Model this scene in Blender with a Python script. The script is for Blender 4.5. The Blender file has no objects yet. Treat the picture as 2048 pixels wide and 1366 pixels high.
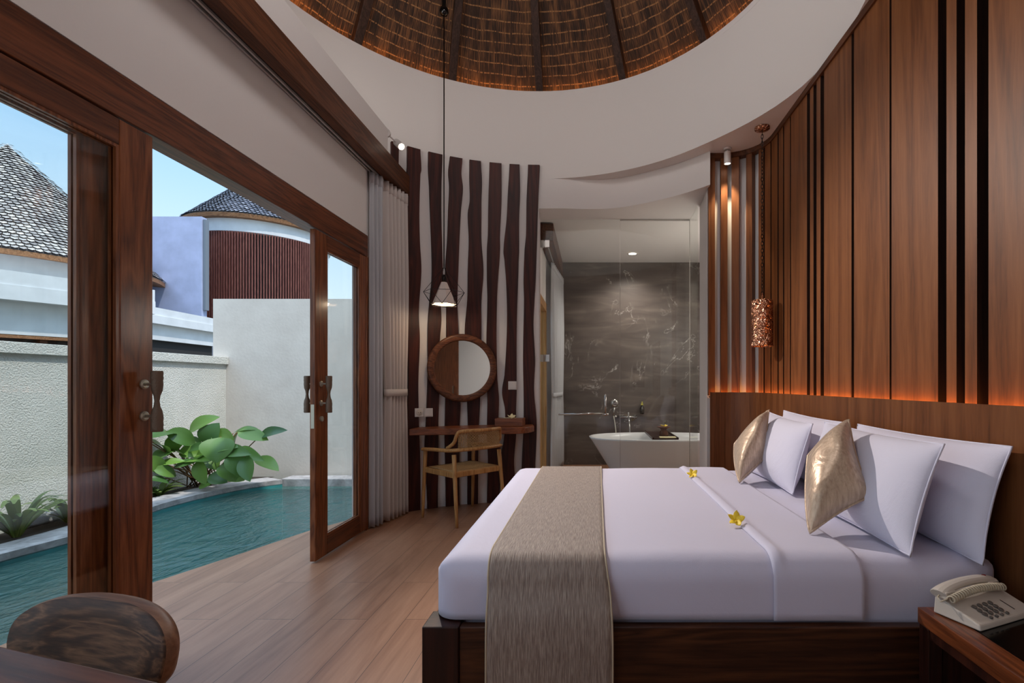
import bpy, math, random
from mathutils import Vector, Matrix
random.seed(7)
C = bpy.context.scene.collection
PI = math.pi
FPX, CX, CY, H = 982.0, 1184.0, 767.0, 1.2
def PX(x, y, Y):
    return Vector(((x-CX)*Y/FPX, Y, H+(CY-y)*Y/FPX))
def FL(x, y, z=0.0):
    Y = (H-z)*FPX/(y-CY); return PX(x, y, Y)
WM = {}
def lin(c):
    return tuple(((v/255)/12.92 if v/255 <= .04045 else ((v/255+.055)/1.055)**2.4) for v in c)+(1.0,)

# ------------------------------------------------------------------ object helpers
def setp(o, label=None, cat=None, group=None, kind=None):
    if label: o['label'] = label
    if cat: o['category'] = cat
    if group: o['group'] = group
    if kind: o['kind'] = kind
    return o
def thing(name, label, cat, loc=(0,0,0), rotz=0, group=None, kind=None):
    o = bpy.data.objects.new(name, None); C.objects.link(o)
    o.location = loc; o.rotation_euler = (0,0,rotz); o.empty_display_size = .05
    WM[o] = Matrix.Translation(Vector(loc)) @ Matrix.Rotation(rotz, 4, 'Z')
    return setp(o, label, cat, group, kind)
class G:
    def __init__(s): s.v=[]; s.f=[]; s.uv={}
    def add(s, vs, fs):
        n=len(s.v); s.v += [Vector(p) for p in vs]; s.f += [tuple(i+n for i in f) for f in fs]; return n
    def box(s, x0,x1,y0,y1,z0,z1):
        s.add([(x0,y0,z0),(x1,y0,z0),(x1,y1,z0),(x0,y1,z0),(x0,y0,z1),(x1,y0,z1),(x1,y1,z1),(x0,y1,z1)],
              [(3,2,1,0),(4,5,6,7),(0,1,5,4),(1,2,6,5),(2,3,7,6),(3,0,4,7)]); return s
    def hexa(s, b, t):
        s.add(list(b)+list(t), [(3,2,1,0),(4,5,6,7),(0,1,5,4),(1,2,6,5),(2,3,7,6),(3,0,4,7)]); return s
    def bar(s, a, b, w, h, up=(0,0,1), w2=None, h2=None):
        a=Vector(a); b=Vector(b); d=(b-a).normalized(); u=Vector(up)
        r=d.cross(u).normalized(); u=r.cross(d).normalized()
        w2=w if w2 is None else w2; h2=h if h2 is None else h2
        q=lambda p,w,h:[p-r*w/2-u*h/2,p+r*w/2-u*h/2,p+r*w/2+u*h/2,p-r*w/2+u*h/2]
        s.hexa(q(a,w,h),q(b,w2,h2)); return s
    def tube(s, pts, r, n=8, closed=False, caps=True, flat=1.0, up=(0.1,0.2,1)):
        pts=[Vector(p) for p in pts]; m=len(pts)
        rs = r if hasattr(r,'__len__') else [r]*m
        base=len(s.v); u=Vector(up)
        for i,p in enumerate(pts):
            if closed: d=(pts[(i+1)%m]-pts[i-1])
            else: d=(pts[min(i+1,m-1)]-pts[max(i-1,0)])
            d.normalize()
            a=u-d*u.dot(d)
            if a.length<1e-4: a=Vector((1,0,0))-d*d.x
            a.normalize(); b=d.cross(a); u=a
            for k in range(n):
                t=2*PI*k/n; s.v.append(p+(a*math.cos(t)*flat+b*math.sin(t))*rs[i])
        segs=m if closed else m-1
        for i in range(segs):
            for k in range(n):
                A=base+i*n+k; B=base+i*n+(k+1)%n; D=base+((i+1)%m)*n+k; E=base+((i+1)%m)*n+(k+1)%n
                s.f.append((A,B,E,D))
        if caps and not closed:
            s.f.append(tuple(base+k for k in reversed(range(n)))); s.f.append(tuple(base+(m-1)*n+k for k in range(n)))
        return s
    def lathe(s, prof, c=(0,0,0), n=24, M=None, a0=0, a1=2*PI):
        c=Vector(c); full=abs(a1-a0-2*PI)<1e-6; base=len(s.v); m=len(prof)
        nn = n if full else n+1
        for k in range(nn):
            t=a0+(a1-a0)*k/n
            for (r,z) in prof:
                p=Vector((r*math.cos(t), r*math.sin(t), z))
                if M: p=M@p
                s.v.append(p+c)
        for k in range(n):
            k2=(k+1)%nn
            for j in range(m-1):
                s.f.append((base+k*m+j, base+k2*m+j, base+k2*m+j+1, base+k*m+j+1))
        return s
    def prism(s, poly, z0, z1):
        n=len(poly); s.add([(x,y,z0) for x,y in poly]+[(x,y,z1) for x,y in poly],
            [tuple(reversed(range(n))), tuple(range(n,2*n))]+[(i,(i+1)%n,n+(i+1)%n,n+i) for i in range(n)]); return s
    def grid(s, fn, nu, nv, wrapu=False, uv=None, flip=False):
        base=len(s.v); mu = nu if wrapu else nu+1
        for i in range(mu):
            for j in range(nv+1):
                u=i/nu; v=j/nv; s.v.append(Vector(fn(u,v)))
        for i in range(nu):
            i2=(i+1)%mu
            for j in range(nv):
                f=(base+i*(nv+1)+j, base+i2*(nv+1)+j, base+i2*(nv+1)+j+1, base+i*(nv+1)+j+1)
                if flip: f=f[::-1]
                if uv:
                    us=[(i,j),(i+1,j),(i+1,j+1),(i,j+1)]
                    if flip: us=us[::-1]
                    s.uv[len(s.f)]=[uv(a/nu,b/nv) for a,b in us]
                s.f.append(f)
        return s
    def build(s, name, mat, parent=None, smooth=False, bevel=0, local=False, segs=2, solid=0, subs=0, label=None, wn=False):
        me=bpy.data.meshes.new(name)
        vs=s.v
        if parent is not None and not local:
            inv=WM[parent].inverted(); vs=[inv@p for p in vs]
        me.from_pydata([tuple(p) for p in vs],[],s.f); me.validate(); me.update()
        if s.uv:
            l=me.uv_layers.new(name='UVMap')
            for pi,pl in enumerate(me.polygons):
                if pi in s.uv:
                    for k,li in enumerate(pl.loop_indices): l.data[li].uv=s.uv[pi][k]
        me.materials.append(mat)
        if smooth:
            for p in me.polygons: p.use_smooth=True
        o=bpy.data.objects.new(name,me); C.objects.link(o)
        if parent is not None: o.parent=parent; WM[o]=WM[parent]
        else: WM[o]=Matrix.Identity(4)
        if solid:
            m=o.modifiers.new('s','SOLIDIFY'); m.thickness=solid; m.offset=0
        if bevel:
            m=o.modifiers.new('b','BEVEL'); m.width=bevel; m.segments=segs; m.limit_method='ANGLE'; m.angle_limit=.6
        if subs:
            m=o.modifiers.new('u','SUBSURF'); m.levels=subs; m.render_levels=subs
        if label: o['label']=label
        return o
def solo(g, name, mat, label, cat, loc=None, group=None, kind=None, **k):
    """one-mesh thing: origin moved to loc"""
    if loc is not None:
        loc=Vector(loc); g.v=[p-loc for p in g.v]
    o=g.build(name, mat, None, **k)
    if loc is not None:
        o.location=loc; WM[o]=Matrix.Translation(loc)
    return setp(o,label,cat,group,kind)
def struct(g, name, mat, **k):
    o=g.build(name, mat, None, **k); o['kind']='structure'; return o
def copy_tree(o, parent=None):
    c=o.copy(); C.objects.link(c); WM[c]=WM.get(o)
    if parent is not None: c.parent=parent
    for ch in [x for x in C.objects if x.parent==o and x is not c]: copy_tree(ch,c)
    return c

# ------------------------------------------------------------------ materials
def newmat(name):
    m=bpy.data.materials.new(name); m.use_nodes=True; nt=m.node_tree
    b=nt.nodes['Principled BSDF']; return m,nt,b
def N(nt,t,**k):
    n=nt.nodes.new(t)
    for a,v in k.items(): setattr(n,a,v)
    return n
def coords(nt, scale=(1,1,1), rnd=False, kind='Object', rot=(0,0,0)):
    tc=N(nt,'ShaderNodeTexCoord'); mp=N(nt,'ShaderNodeMapping'); mp.inputs['Scale'].default_value=scale
    mp.inputs['Rotation'].default_value=rot
    src=tc.outputs[kind]
    if rnd:
        oi=N(nt,'ShaderNodeObjectInfo'); ml=N(nt,'ShaderNodeMath',operation='MULTIPLY'); ml.inputs[1].default_value=37.0
        nt.links.new(oi.outputs['Random'],ml.inputs[0])
        ad=N(nt,'ShaderNodeVectorMath',operation='ADD'); nt.links.new(src,ad.inputs[0]); nt.links.new(ml.outputs[0],ad.inputs[1]); src=ad.outputs[0]
    nt.links.new(src,mp.inputs['Vector']); return mp.outputs[0]
def ramp(nt, fac, stops):
    r=N(nt,'ShaderNodeValToRGB'); e=r.color_ramp.elements
    while len(e)<len(stops): e.new(.5)
    for i,(p,c) in enumerate(stops): e[i].position=p; e[i].color=c if len(c)==4 else lin(c)
    nt.links.new(fac,r.inputs[0]); return r.outputs[0]
def noise(nt, vec, scale, detail=3, rough=.5, dist=0):
    n=N(nt,'ShaderNodeTexNoise'); n.inputs['Scale'].default_value=scale; n.inputs['Detail'].default_value=detail
    n.inputs['Roughness'].default_value=rough; n.inputs['Distortion'].default_value=dist
    nt.links.new(vec,n.inputs['Vector']); return n.outputs['Fac']
def bump(nt,b,h,strength,dist=.01):
    n=N(nt,'ShaderNodeBump'); n.inputs['Strength'].default_value=strength; n.inputs['Distance'].default_value=dist
    nt.links.new(h,n.inputs['Height']); nt.links.new(n.outputs[0],b.inputs['Normal'])
def plain(name, c, rough=.5, metal=0, bmp=0, bscale=200, var=0, spec=None, sheen=0):
    m,nt,b=newmat(name); b.inputs['Base Color'].default_value=lin(c); b.inputs['Roughness'].default_value=rough; b.inputs['Metallic'].default_value=metal
    if spec is not None: b.inputs['Specular IOR Level'].default_value=spec
    if sheen: b.inputs['Sheen Weight'].default_value=sheen
    v=coords(nt)
    if var:
        n=noise(nt,v,3,4); c2=tuple(max(0,x*(1-var)) for x in c); nt.links.new(ramp(nt,n,[(.3,c2),(.7,c)]),b.inputs['Base Color'])
    if bmp: bump(nt,b,noise(nt,v,bscale,4,.6),bmp)
    return m
def wood(name, dark, mid, light, axis='Z', rough=.4, grain=14, rnd=True, bmp=.12, coat=0, rings=1.0, rot=(0,0,0)):
    m,nt,b=newmat(name); a={'X':0,'Y':1,'Z':2}[axis]
    s=[1,1,1]; s[a]=.07
    v=coords(nt,tuple(s),rnd,rot=rot)
    n1=noise(nt,v,grain*.45*rings,3,.5,1.6); n2=noise(nt,v,grain*9,4,.6,.4)
    w=N(nt,'ShaderNodeMath',operation='MULTIPLY'); nt.links.new(n1,w.inputs[0]); w.inputs[1].default_value=7.0
    fr=N(nt,'ShaderNodeMath',operation='PINGPONG'); nt.links.new(w.outputs[0],fr.inputs[0]); fr.inputs[1].default_value=.5
    mx=N(nt,'ShaderNodeMath',operation='MULTIPLY_ADD'); nt.links.new(fr.outputs[0],mx.inputs[0]); mx.inputs[1].default_value=.7; 
    n3=N(nt,'ShaderNodeMath',operation='MULTIPLY'); nt.links.new(n2,n3.inputs[0]); n3.inputs[1].default_value=.65
    nt.links.new(n3.outputs[0],mx.inputs[2])
    col=ramp(nt,mx.outputs[0],[(.18,dark),(.48,mid),(.85,light)])
    nt.links.new(col,b.inputs['Base Color']); b.inputs['Roughness'].default_value=rough
    b.inputs['Specular IOR Level'].default_value=.3
    if coat: b.inputs['Coat Weight'].default_value=coat; b.inputs['Coat Roughness'].default_value=.15
    bump(nt,b,n2,bmp,.002)
    return m
M={}
M['white']=plain('white_plaster',(222,216,212),.85,bmp=.05,bscale=60)
M['white_ext']=plain('exterior_white_paint',(208,210,212),.85,bmp=.1,bscale=40,var=.06)
M['lavender']=plain('blue_shaded_wall',(170,178,208),.85,bmp=.1,bscale=40,var=.08)  # bluish sky-lit shade put into the base colour
M['teak']=wood('reddish_teak',(68,31,16),(118,65,35),(150,92,56),'Z',.32,coat=.2)
M['teak_y']=wood('reddish_teak_horizontal',(52,24,13),(98,52,28),(128,72,42),'Y',.36,coat=.15)
M['beam']=wood('brown_beam_wood',(52,28,16),(86,50,30),(112,68,42),'Y',.5)
M['panel']=wood('walnut_veneer',(86,48,24),(118,70,38),(136,86,50),'Z',.45,grain=9,rings=.6)
M['panel_h']=wood('walnut_veneer_low',(84,48,25),(114,68,38),(130,82,48),'Z',.42,grain=9,rings=.6)
M['slab']=wood('dark_red_slab_wood',(30,8,6),(56,20,13),(82,34,20),'Z',.5,grain=8)
M['desk']=wood('desk_wood',(80,38,20),(124,68,40),(150,90,56),'X',.35)
M['bed']=wood('dark_bed_wood',(30,14,9),(62,34,20),(92,54,30),'X',.4,grain=10)
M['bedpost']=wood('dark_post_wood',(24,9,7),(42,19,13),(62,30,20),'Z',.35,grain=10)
M['rose']=wood('nightstand_wood',(50,22,12),(104,54,28),(142,78,42),'Y',.3,grain=12,coat=.3)
M['oak']=wood('light_oak',(140,92,50),(176,128,76),(200,156,102),'Z',.4)
M['burl']=wood('figured_brown_wood',(34,20,13),(70,44,28),(132,94,66),'X',.6,grain=18,coat=0,rings=1.3)
M['burl_edge']=wood('rounded_wood_rim',(84,52,34),(120,80,56),(150,108,80),'X',.5,grain=12)
M['ring']=wood('mirror_ring_wood',(52,28,18),(92,54,34),(124,76,50),'X',.4)
M['slatx']=wood('red_screen_wood',(70,36,32),(104,58,50),(128,80,68),'Z',.6)
M['gap_shade']=wood('gap_shade_wood',(30,17,13),(44,26,19),(60,36,26),'Z',.6)  # darkened wood, paints the shade inside the panel gaps
M['fascia']=wood('eave_wood',(92,58,36),(136,94,62),(166,122,86),'X',.6)
M['under']=plain('weathered_roof_underlay',(72,70,72),.9)
M['black']=plain('black_gloss',(6,6,7),.12)
M['blackm']=plain('black_metal',(22,18,16),.4,.6)
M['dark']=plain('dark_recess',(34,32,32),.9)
M['chrome']=plain('chrome',(200,198,195),.15,1)
M['steel']=plain('satin_steel',(190,185,170),.35,.8)
M['bronze']=plain('aged_bronze',(112,92,76),.5,.35,bmp=.4,bscale=150)
M['copper']=None
M['cream']=plain('cream_plastic',(206,196,184),.35)
M['grey']=plain('grey_rubber',(96,88,82),.5)
M['plastic']=plain('white_plastic',(214,208,204),.3)
M['cer']=plain('white_ceramic',(226,226,226),.12)
M['track']=plain('aluminium_track',(190,186,182),.35,.6)
M['grout']=plain('pale_shade_fabric',(216,200,190),.9)
def emis(name,c,s):
    m,nt,b=newmat(name); b.inputs['Base Color'].default_value=lin(c); b.inputs['Emission Color'].default_value=lin(c); b.inputs['Emission Strength'].default_value=s; return m
M['led']=emis('warm_led',(255,176,88),11.0)
M['led2']=emis('amber_led',(255,168,78),42.0)
M['bulb']=emis('warm_bulb',(255,214,160),9.0)
M['down']=emis('downlight_lens',(255,240,220),8.0)
M['mirror']=plain('mirror_glass',(220,222,220),.02,1)
# glass
def glassmat(name,tint,ior_strength=.06,top=.9):
    m=bpy.data.materials.new(name); m.use_nodes=True; nt=m.node_tree; nt.nodes.clear()
    o=N(nt,'ShaderNodeOutputMaterial'); mx=N(nt,'ShaderNodeMixShader'); t=N(nt,'ShaderNodeBsdfTransparent'); g=N(nt,'ShaderNodeBsdfGlossy')
    t.inputs['Color'].default_value=tint; g.inputs['Roughness'].default_value=.01; g.inputs['Color'].default_value=(.9,.95,.93,1)
    fr=N(nt,'ShaderNodeLayerWeight'); fr.inputs['Blend'].default_value=.5
    pw_=N(nt,'ShaderNodeMath',operation='POWER'); pw_.inputs[1].default_value=4.0; nt.links.new(fr.outputs['Facing'],pw_.inputs[0])
    ml=N(nt,'ShaderNodeMath',operation='MULTIPLY_ADD'); ml.inputs[1].default_value=.4*top; ml.inputs[2].default_value=ior_strength*.4; nt.links.new(pw_.outputs[0],ml.inputs[0])
    nt.links.new(ml.outputs[0],mx.inputs[0]); nt.links.new(t.outputs[0],mx.inputs[1]); nt.links.new(g.outputs[0],mx.inputs[2]); nt.links.new(mx.outputs[0],o.inputs[0]); return m
M['glass']=glassmat('clear_window_glass',(.975,.985,.98,1))
M['sglass']=glassmat('shower_glass',(.955,.965,.955,1))
# copper
m,nt,b=newmat('hammered_copper'); b.inputs['Metallic'].default_value=1; b.inputs['Roughness'].default_value=.24
v=coords(nt,(1,1,1)); n=noise(nt,v,11,2,.5,1.5); w=N(nt,'ShaderNodeMath',operation='PINGPONG'); ml=N(nt,'ShaderNodeMath',operation='MULTIPLY'); ml.inputs[1].default_value=6
nt.links.new(n,ml.inputs[0]); nt.links.new(ml.outputs[0],w.inputs[0]); w.inputs[1].default_value=.5
nt.links.new(ramp(nt,w.outputs[0],[(.03,(150,92,66)),(.3,(236,178,146))]),b.inputs['Base Color']); bump(nt,b,w.outputs[0],.9,.012); M['copper']=m
# floor planks
m,nt,b=newmat('plank_floor'); v=coords(nt,(1,1,1),rot=(0,0,PI/2))
br=N(nt,'ShaderNodeTexBrick'); br.offset=.37; br.inputs['Scale'].default_value=1; br.inputs['Brick Width'].default_value=1.25; br.inputs['Row Height'].default_value=.19
br.inputs['Mortar Size'].default_value=.0012; br.inputs['Mortar Smooth'].default_value=.1; br.inputs['Color1'].default_value=(0,0,0,1); br.inputs['Color2'].default_value=(1,1,1,1); br.inputs['Mortar'].default_value=(.5,.5,.5,1); br.inputs['Bias'].default_value=0
nt.links.new(v,br.inputs['Vector'])
v2=coords(nt,(1,.08,1)); 
ad=N(nt,'ShaderNodeVectorMath',operation='MULTIPLY_ADD'); nt.links.new(br.outputs['Color'],ad.inputs[0]); ad.inputs[1].default_value=(5,5,5); nt.links.new(v2,ad.inputs[2])
n1=noise(nt,ad.outputs[0],9,5,.6,1.2); n2=noise(nt,ad.outputs[0],70,3,.6)
s1=N(nt,'ShaderNodeMath',operation='MULTIPLY_ADD'); nt.links.new(n2,s1.inputs[0]); s1.inputs[1].default_value=.35; nt.links.new(n1,s1.inputs[2])
s2=N(nt,'ShaderNodeMath',operation='MULTIPLY_ADD'); nt.links.new(br.outputs['Color'],s2.inputs[0]); s2.inputs[1].default_value=.10; nt.links.new(s1.outputs[0],s2.inputs[2])
col=ramp(nt,s2.outputs[0],[(.40,(132,90,66)),(.68,(160,115,88)),(.98,(178,133,104))])
mx=N(nt,'ShaderNodeMixRGB'); nt.links.new(br.outputs['Fac'],mx.inputs[0]); nt.links.new(col,mx.inputs[1]); mx.inputs[2].default_value=lin((62,42,34)); nt.links.new(mx.outputs[0],b.inputs['Base Color'])
b.inputs['Roughness'].default_value=.36; M['floor']=m
bump(nt,b,n2,.06,.002)
# marble
m,nt,b=newmat('dark_marble'); v=coords(nt,(1,1,1)); vs=coords(nt,(.5,1,2.2))
n=noise(nt,vs,2.6,6,.62,.6); 
base=ramp(nt,n,[(.3,(74,64,60)),(.55,(100,89,83)),(.75,(134,121,112))])
nd=coords(nt,(1.0,1,.75),rot=(0,.7,0)); nv=noise(nt,nd,1.5,6,.62,1.6)
a1=N(nt,'ShaderNodeMath',operation='SUBTRACT'); nt.links.new(nv,a1.inputs[0]); a1.inputs[1].default_value=.52
a2=N(nt,'ShaderNodeMath',operation='ABSOLUTE'); nt.links.new(a1.outputs[0],a2.inputs[0])
vein=ramp(nt,a2.outputs[0],[(0,(255,255,255)),(.006,(0,0,0))])
nm=noise(nt,v,1.9,2,.5); msk=ramp(nt,nm,[(.52,(0,0,0)),(.62,(255,255,255))])
mu=N(nt,'ShaderNodeMixRGB',blend_type='MULTIPLY'); mu.inputs[0].default_value=1; nt.links.new(vein,mu.inputs[1]); nt.links.new(msk,mu.inputs[2])
mx=N(nt,'ShaderNodeMixRGB'); nt.links.new(mu.outputs[0],mx.inputs[0]); nt.links.new(base,mx.inputs[1]); mx.inputs[2].default_value=lin((190,184,178)); nt.links.new(mx.outputs[0],b.inputs['Base Color'])
b.inputs['Roughness'].default_value=.45; M['marble']=m
# stucco
m,nt,b=newmat('rough_stucco'); v=coords(nt); n=noise(nt,v,70,3,.6); b.inputs['Roughness'].default_value=.95
nt.links.new(ramp(nt,noise(nt,v,2,4,.6),[(.3,(196,196,188)),(.7,(214,212,204))]),b.inputs['Base Color']); bump(nt,b,n,.8,.02); M['stucco']=m
m,nt,b=newmat('smooth_garden_render'); v=coords(nt); b.inputs['Roughness'].default_value=.95
nt.links.new(ramp(nt,noise(nt,v,1.6,6,.65),[(.25,(196,186,176)),(.7,(216,208,198))]),b.inputs['Base Color']); bump(nt,b,noise(nt,v,30,4),.15,.01); M['render']=m
# stone coping
m,nt,b=newmat('grey_stone'); v=coords(nt,(1,1,1)); b.inputs['Roughness'].default_value=.75
nt.links.new(ramp(nt,noise(nt,v,7,6,.65,.5),[(.3,(120,118,118)),(.55,(168,166,168)),(.8,(204,202,206))]),b.inputs['Base Color']); bump(nt,b,noise(nt,v,60,4),.2,.01); M['stone']=m
M['soil']=plain('dark_soil',(58,48,38),.95,bmp=.8,bscale=60,var=.5)
M['pooltile']=plain('teal_pool_tile',(52,140,142),.5,var=.25)
# water
m=bpy.data.materials.new('pool_water'); m.use_nodes=True; nt=m.node_tree; nt.nodes.clear()
o=N(nt,'ShaderNodeOutputMaterial'); mx=N(nt,'ShaderNodeMixShader'); t=N(nt,'ShaderNodeBsdfTransparent'); t.inputs['Color'].default_value=(.42,.62,.60,1)
g=N(nt,'ShaderNodeBsdfGlossy'); g.inputs['Roughness'].default_value=.03; g.inputs['Color'].default_value=(.85,.92,.92,1)
fr=N(nt,'ShaderNodeFresnel'); fr.inputs['IOR'].default_value=1.33
v=coords(nt,(1,.55,1),rot=(0,0,-.5)); w1=noise(nt,v,7,3,.55,.8); w2=noise(nt,v,26,3,.6,.4)
sm=N(nt,'ShaderNodeMath',operation='MULTIPLY_ADD'); nt.links.new(w2,sm.inputs[0]); sm.inputs[1].default_value=.3; nt.links.new(w1,sm.inputs[2])
bp=N(nt,'ShaderNodeBump'); bp.inputs['Strength'].default_value=.9; bp.inputs['Distance'].default_value=.05; nt.links.new(sm.outputs[0],bp.inputs['Height'])
nt.links.new(bp.outputs[0],g.inputs['Normal']); nt.links.new(bp.outputs[0],fr.inputs['Normal'])
df=N(nt,'ShaderNodeBsdfDiffuse'); df.inputs['Color'].default_value=lin((92,138,132)); m1=N(nt,'ShaderNodeMixShader'); m1.inputs[0].default_value=.45
nt.links.new(t.outputs[0],m1.inputs[1]); nt.links.new(df.outputs[0],m1.inputs[2])
nt.links.new(fr.outputs[0],mx.inputs[0]); nt.links.new(m1.outputs[0],mx.inputs[1]); nt.links.new(g.outputs[0],mx.inputs[2]); nt.links.new(mx.outputs[0],o.inputs[0]); M['water']=m
# fabrics
def fabric(name,c,rough=.85,sc=400,b_=.15,sheen=.3,wr=0):
    m,nt,b=newmat(name); b.inputs['Base Color'].default_value=lin(c); b.inputs['Roughness'].default_value=rough; b.inputs['Sheen Weight'].default_value=sheen
    v=coords(nt); n=noise(nt,v,sc,2)
    if wr:
        n2=noise(nt,v,5,4,.55,1.0); s=N(nt,'ShaderNodeMath',operation='MULTIPLY_ADD'); nt.links.new(n2,s.inputs[0]); s.inputs[1].default_value=wr; nt.links.new(n,s.inputs[2]); n=s.outputs[0]
    bump(nt,b,n,b_,.004); return m
M['linen']=fabric('white_cotton',(214,210,230),.7,wr=8,b_=.12)
M['pillow']=fabric('white_pillow_cotton',(222,219,236),.75,wr=10,b_=.14)
M['sheer']=fabric('sheer_voile',(222,222,224),.8)
# sheer with translucency
m,nt,b=newmat('sheer_voile_thin'); b.inputs['Base Color'].default_value=lin((225,225,228)); b.inputs['Roughness'].default_value=.8
tr=N(nt,'ShaderNodeBsdfTranslucent'); tr.inputs['Color'].default_value=lin((225,225,228)); mx=N(nt,'ShaderNodeMixShader'); mx.inputs[0].default_value=.45
nt.links.new(b.outputs[0],mx.inputs[1]); nt.links.new(tr.outputs[0],mx.inputs[2]); nt.links.new(mx.outputs[0],nt.nodes['Material Output'].inputs[0]); M['sheer']=m
M['drape']=fabric('taupe_drape',(200,190,184),.85)
M['sock']=plain('phone_cord',(198,184,160),.5)
# runner: fine vertical ribs
m,nt,b=newmat('ribbed_runner'); b.inputs['Roughness'].default_value=.6; b.inputs['Sheen Weight'].default_value=.3
v=coords(nt,(1,.04,.04)); n=noise(nt,v,520,2,.6); nt.links.new(ramp(nt,n,[(.35,(122,104,94)),(.5,(150,132,120)),(.66,(178,162,148))]),b.inputs['Base Color']); bump(nt,b,n,.5,.004); M['runner']=m
M['runedge']=fabric('runner_edge',(196,178,150),.6)
m,nt,b=newmat('gold_satin'); b.inputs['Roughness'].default_value=.38; b.inputs['Metallic'].default_value=.3; b.inputs['Sheen Weight'].default_value=.3
v=coords(nt,(1,1,.15)); n=noise(nt,v,90,3,.6,.3); nt.links.new(ramp(nt,n,[(.3,(178,150,126)),(.7,(212,188,162))]),b.inputs['Base Color'])
v=coords(nt); n2=noise(nt,v,9,3,.5,1.2); bump(nt,b,n2,.35,.02); M['gold']=m
# plants
def leafm(name,c1,c2):
    m,nt,b=newmat(name); gi=N(nt,'ShaderNodeNewGeometry'); nt.links.new(ramp(nt,gi.outputs['Random Per Island'],[(0,c1),(1,c2)]),b.inputs['Base Color']); b.inputs['Roughness'].default_value=.38
    tr=N(nt,'ShaderNodeBsdfTranslucent'); tr.inputs['Color'].default_value=lin(c2); mx=N(nt,'ShaderNodeMixShader'); mx.inputs[0].default_value=.18
    nt.links.new(b.outputs[0],mx.inputs[1]); nt.links.new(tr.outputs[0],mx.inputs[2]); nt.links.new(mx.outputs[0],nt.nodes['Material Output'].inputs[0]); return m
M['leaf']=leafm('broad_leaf',(44,84,46),(112,150,66)); M['blade']=leafm('strap_leaf',(40,72,40),(128,150,70)); M['stemm']=plain('plant_stem',(120,92,54),.6)
M['petal']=plain('frangipani_petal',(248,214,60),.5); M['petal2']=plain('frangipani_cream',(240,226,180),.5)
# thatch (uv: u = metres round, v = metres up)
m,nt,b=newmat('woven_reed'); b.inputs['Roughness'].default_value=.8
tc=N(nt,'ShaderNodeTexCoord'); mp=N(nt,'ShaderNodeMapping'); mp.inputs['Scale'].default_value=(1,.03,1); nt.links.new(tc.outputs['UV'],mp.inputs['Vector'])
n=noise(nt,mp.outputs[0],150,2,.7); mp2=N(nt,'ShaderNodeMapping'); mp2.inputs['Scale'].default_value=(1,.25,1); nt.links.new(tc.outputs['UV'],mp2.inputs['Vector']); n2=noise(nt,mp2.outputs[0],9,4,.6)
sm=N(nt,'ShaderNodeMath',operation='MULTIPLY_ADD'); nt.links.new(n2,sm.inputs[0]); sm.inputs[1].default_value=.7; nt.links.new(n,sm.inputs[2])
reed=ramp(nt,sm.outputs[0],[(.66,(26,15,10)),(.86,(64,40,24)),(1.05,(120,82,50))])
sx=N(nt,'ShaderNodeSeparateXYZ'); nt.links.new(tc.outputs['UV'],sx.inputs[0])
wob=noise(nt,tc.outputs['UV'],3,2); ad=N(nt,'ShaderNodeMath',operation='MULTIPLY_ADD'); nt.links.new(wob,ad.inputs[0]); ad.inputs[1].default_value=.05; nt.links.new(sx.outputs['Y'],ad.inputs[2])
dv=N(nt,'ShaderNodeMath',operation='DIVIDE'); nt.links.new(ad.outputs[0],dv.inputs[0]); dv.inputs[1].default_value=.085
fr=N(nt,'ShaderNodeMath',operation='FRACT'); nt.links.new(dv.outputs[0],fr.inputs[0])
line=ramp(nt,fr.outputs[0],[(0,(255,255,255)),(.08,(255,255,255)),(.14,(0,0,0))])
dash=noise(nt,mp.outputs[0],90,1); dr=ramp(nt,dash,[(.40,(0,0,0)),(.5,(255,255,255))])
mu=N(nt,'ShaderNodeMixRGB',blend_type='MULTIPLY'); mu.inputs[0].default_value=1; nt.links.new(line,mu.inputs[1]); nt.links.new(dr,mu.inputs[2])
mx=N(nt,'ShaderNodeMixRGB'); nt.links.new(mu.outputs[0],mx.inputs[0]); nt.links.new(reed,mx.inputs[1]); mx.inputs[2].default_value=lin((158,114,72)); nt.links.new(mx.outputs[0],b.inputs['Base Color'])
bump(nt,b,n,.9,.01); M['reed']=m
M['rafter']=wood('rafter_wood',(30,17,12),(52,33,24),(74,50,38),'Z',.6,bmp=.4)
# shingles
m,nt,b=newmat('wood_shingle'); gi=N(nt,'ShaderNodeNewGeometry'); b.inputs['Roughness'].default_value=.8
nt.links.new(ramp(nt,gi.outputs['Random Per Island'],[(0,(126,122,122)),(.5,(160,155,152)),(1,(196,190,184))]),b.inputs['Base Color']); v=coords(nt); bump(nt,b,noise(nt,v,30,3),.3,.02); M['shingle']=m
m,nt,b=newmat('slate_shingle'); gi=N(nt,'ShaderNodeNewGeometry'); b.inputs['Roughness'].default_value=.4
nt.links.new(ramp(nt,gi.outputs['Random Per Island'],[(0,(104,108,124)),(1,(160,162,176))]),b.inputs['Base Color']); M['slate']=m
# rattan
m,nt,b=newmat('rattan_cane'); b.inputs['Roughness'].default_value=.55; v=coords(nt); n=noise(nt,v,160,2); nt.links.new(ramp(nt,n,[(.3,(150,112,68)),(.7,(206,170,120))]),b.inputs['Base Color']); bump(nt,b,n,.4,.004); M['cane']=m

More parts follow.
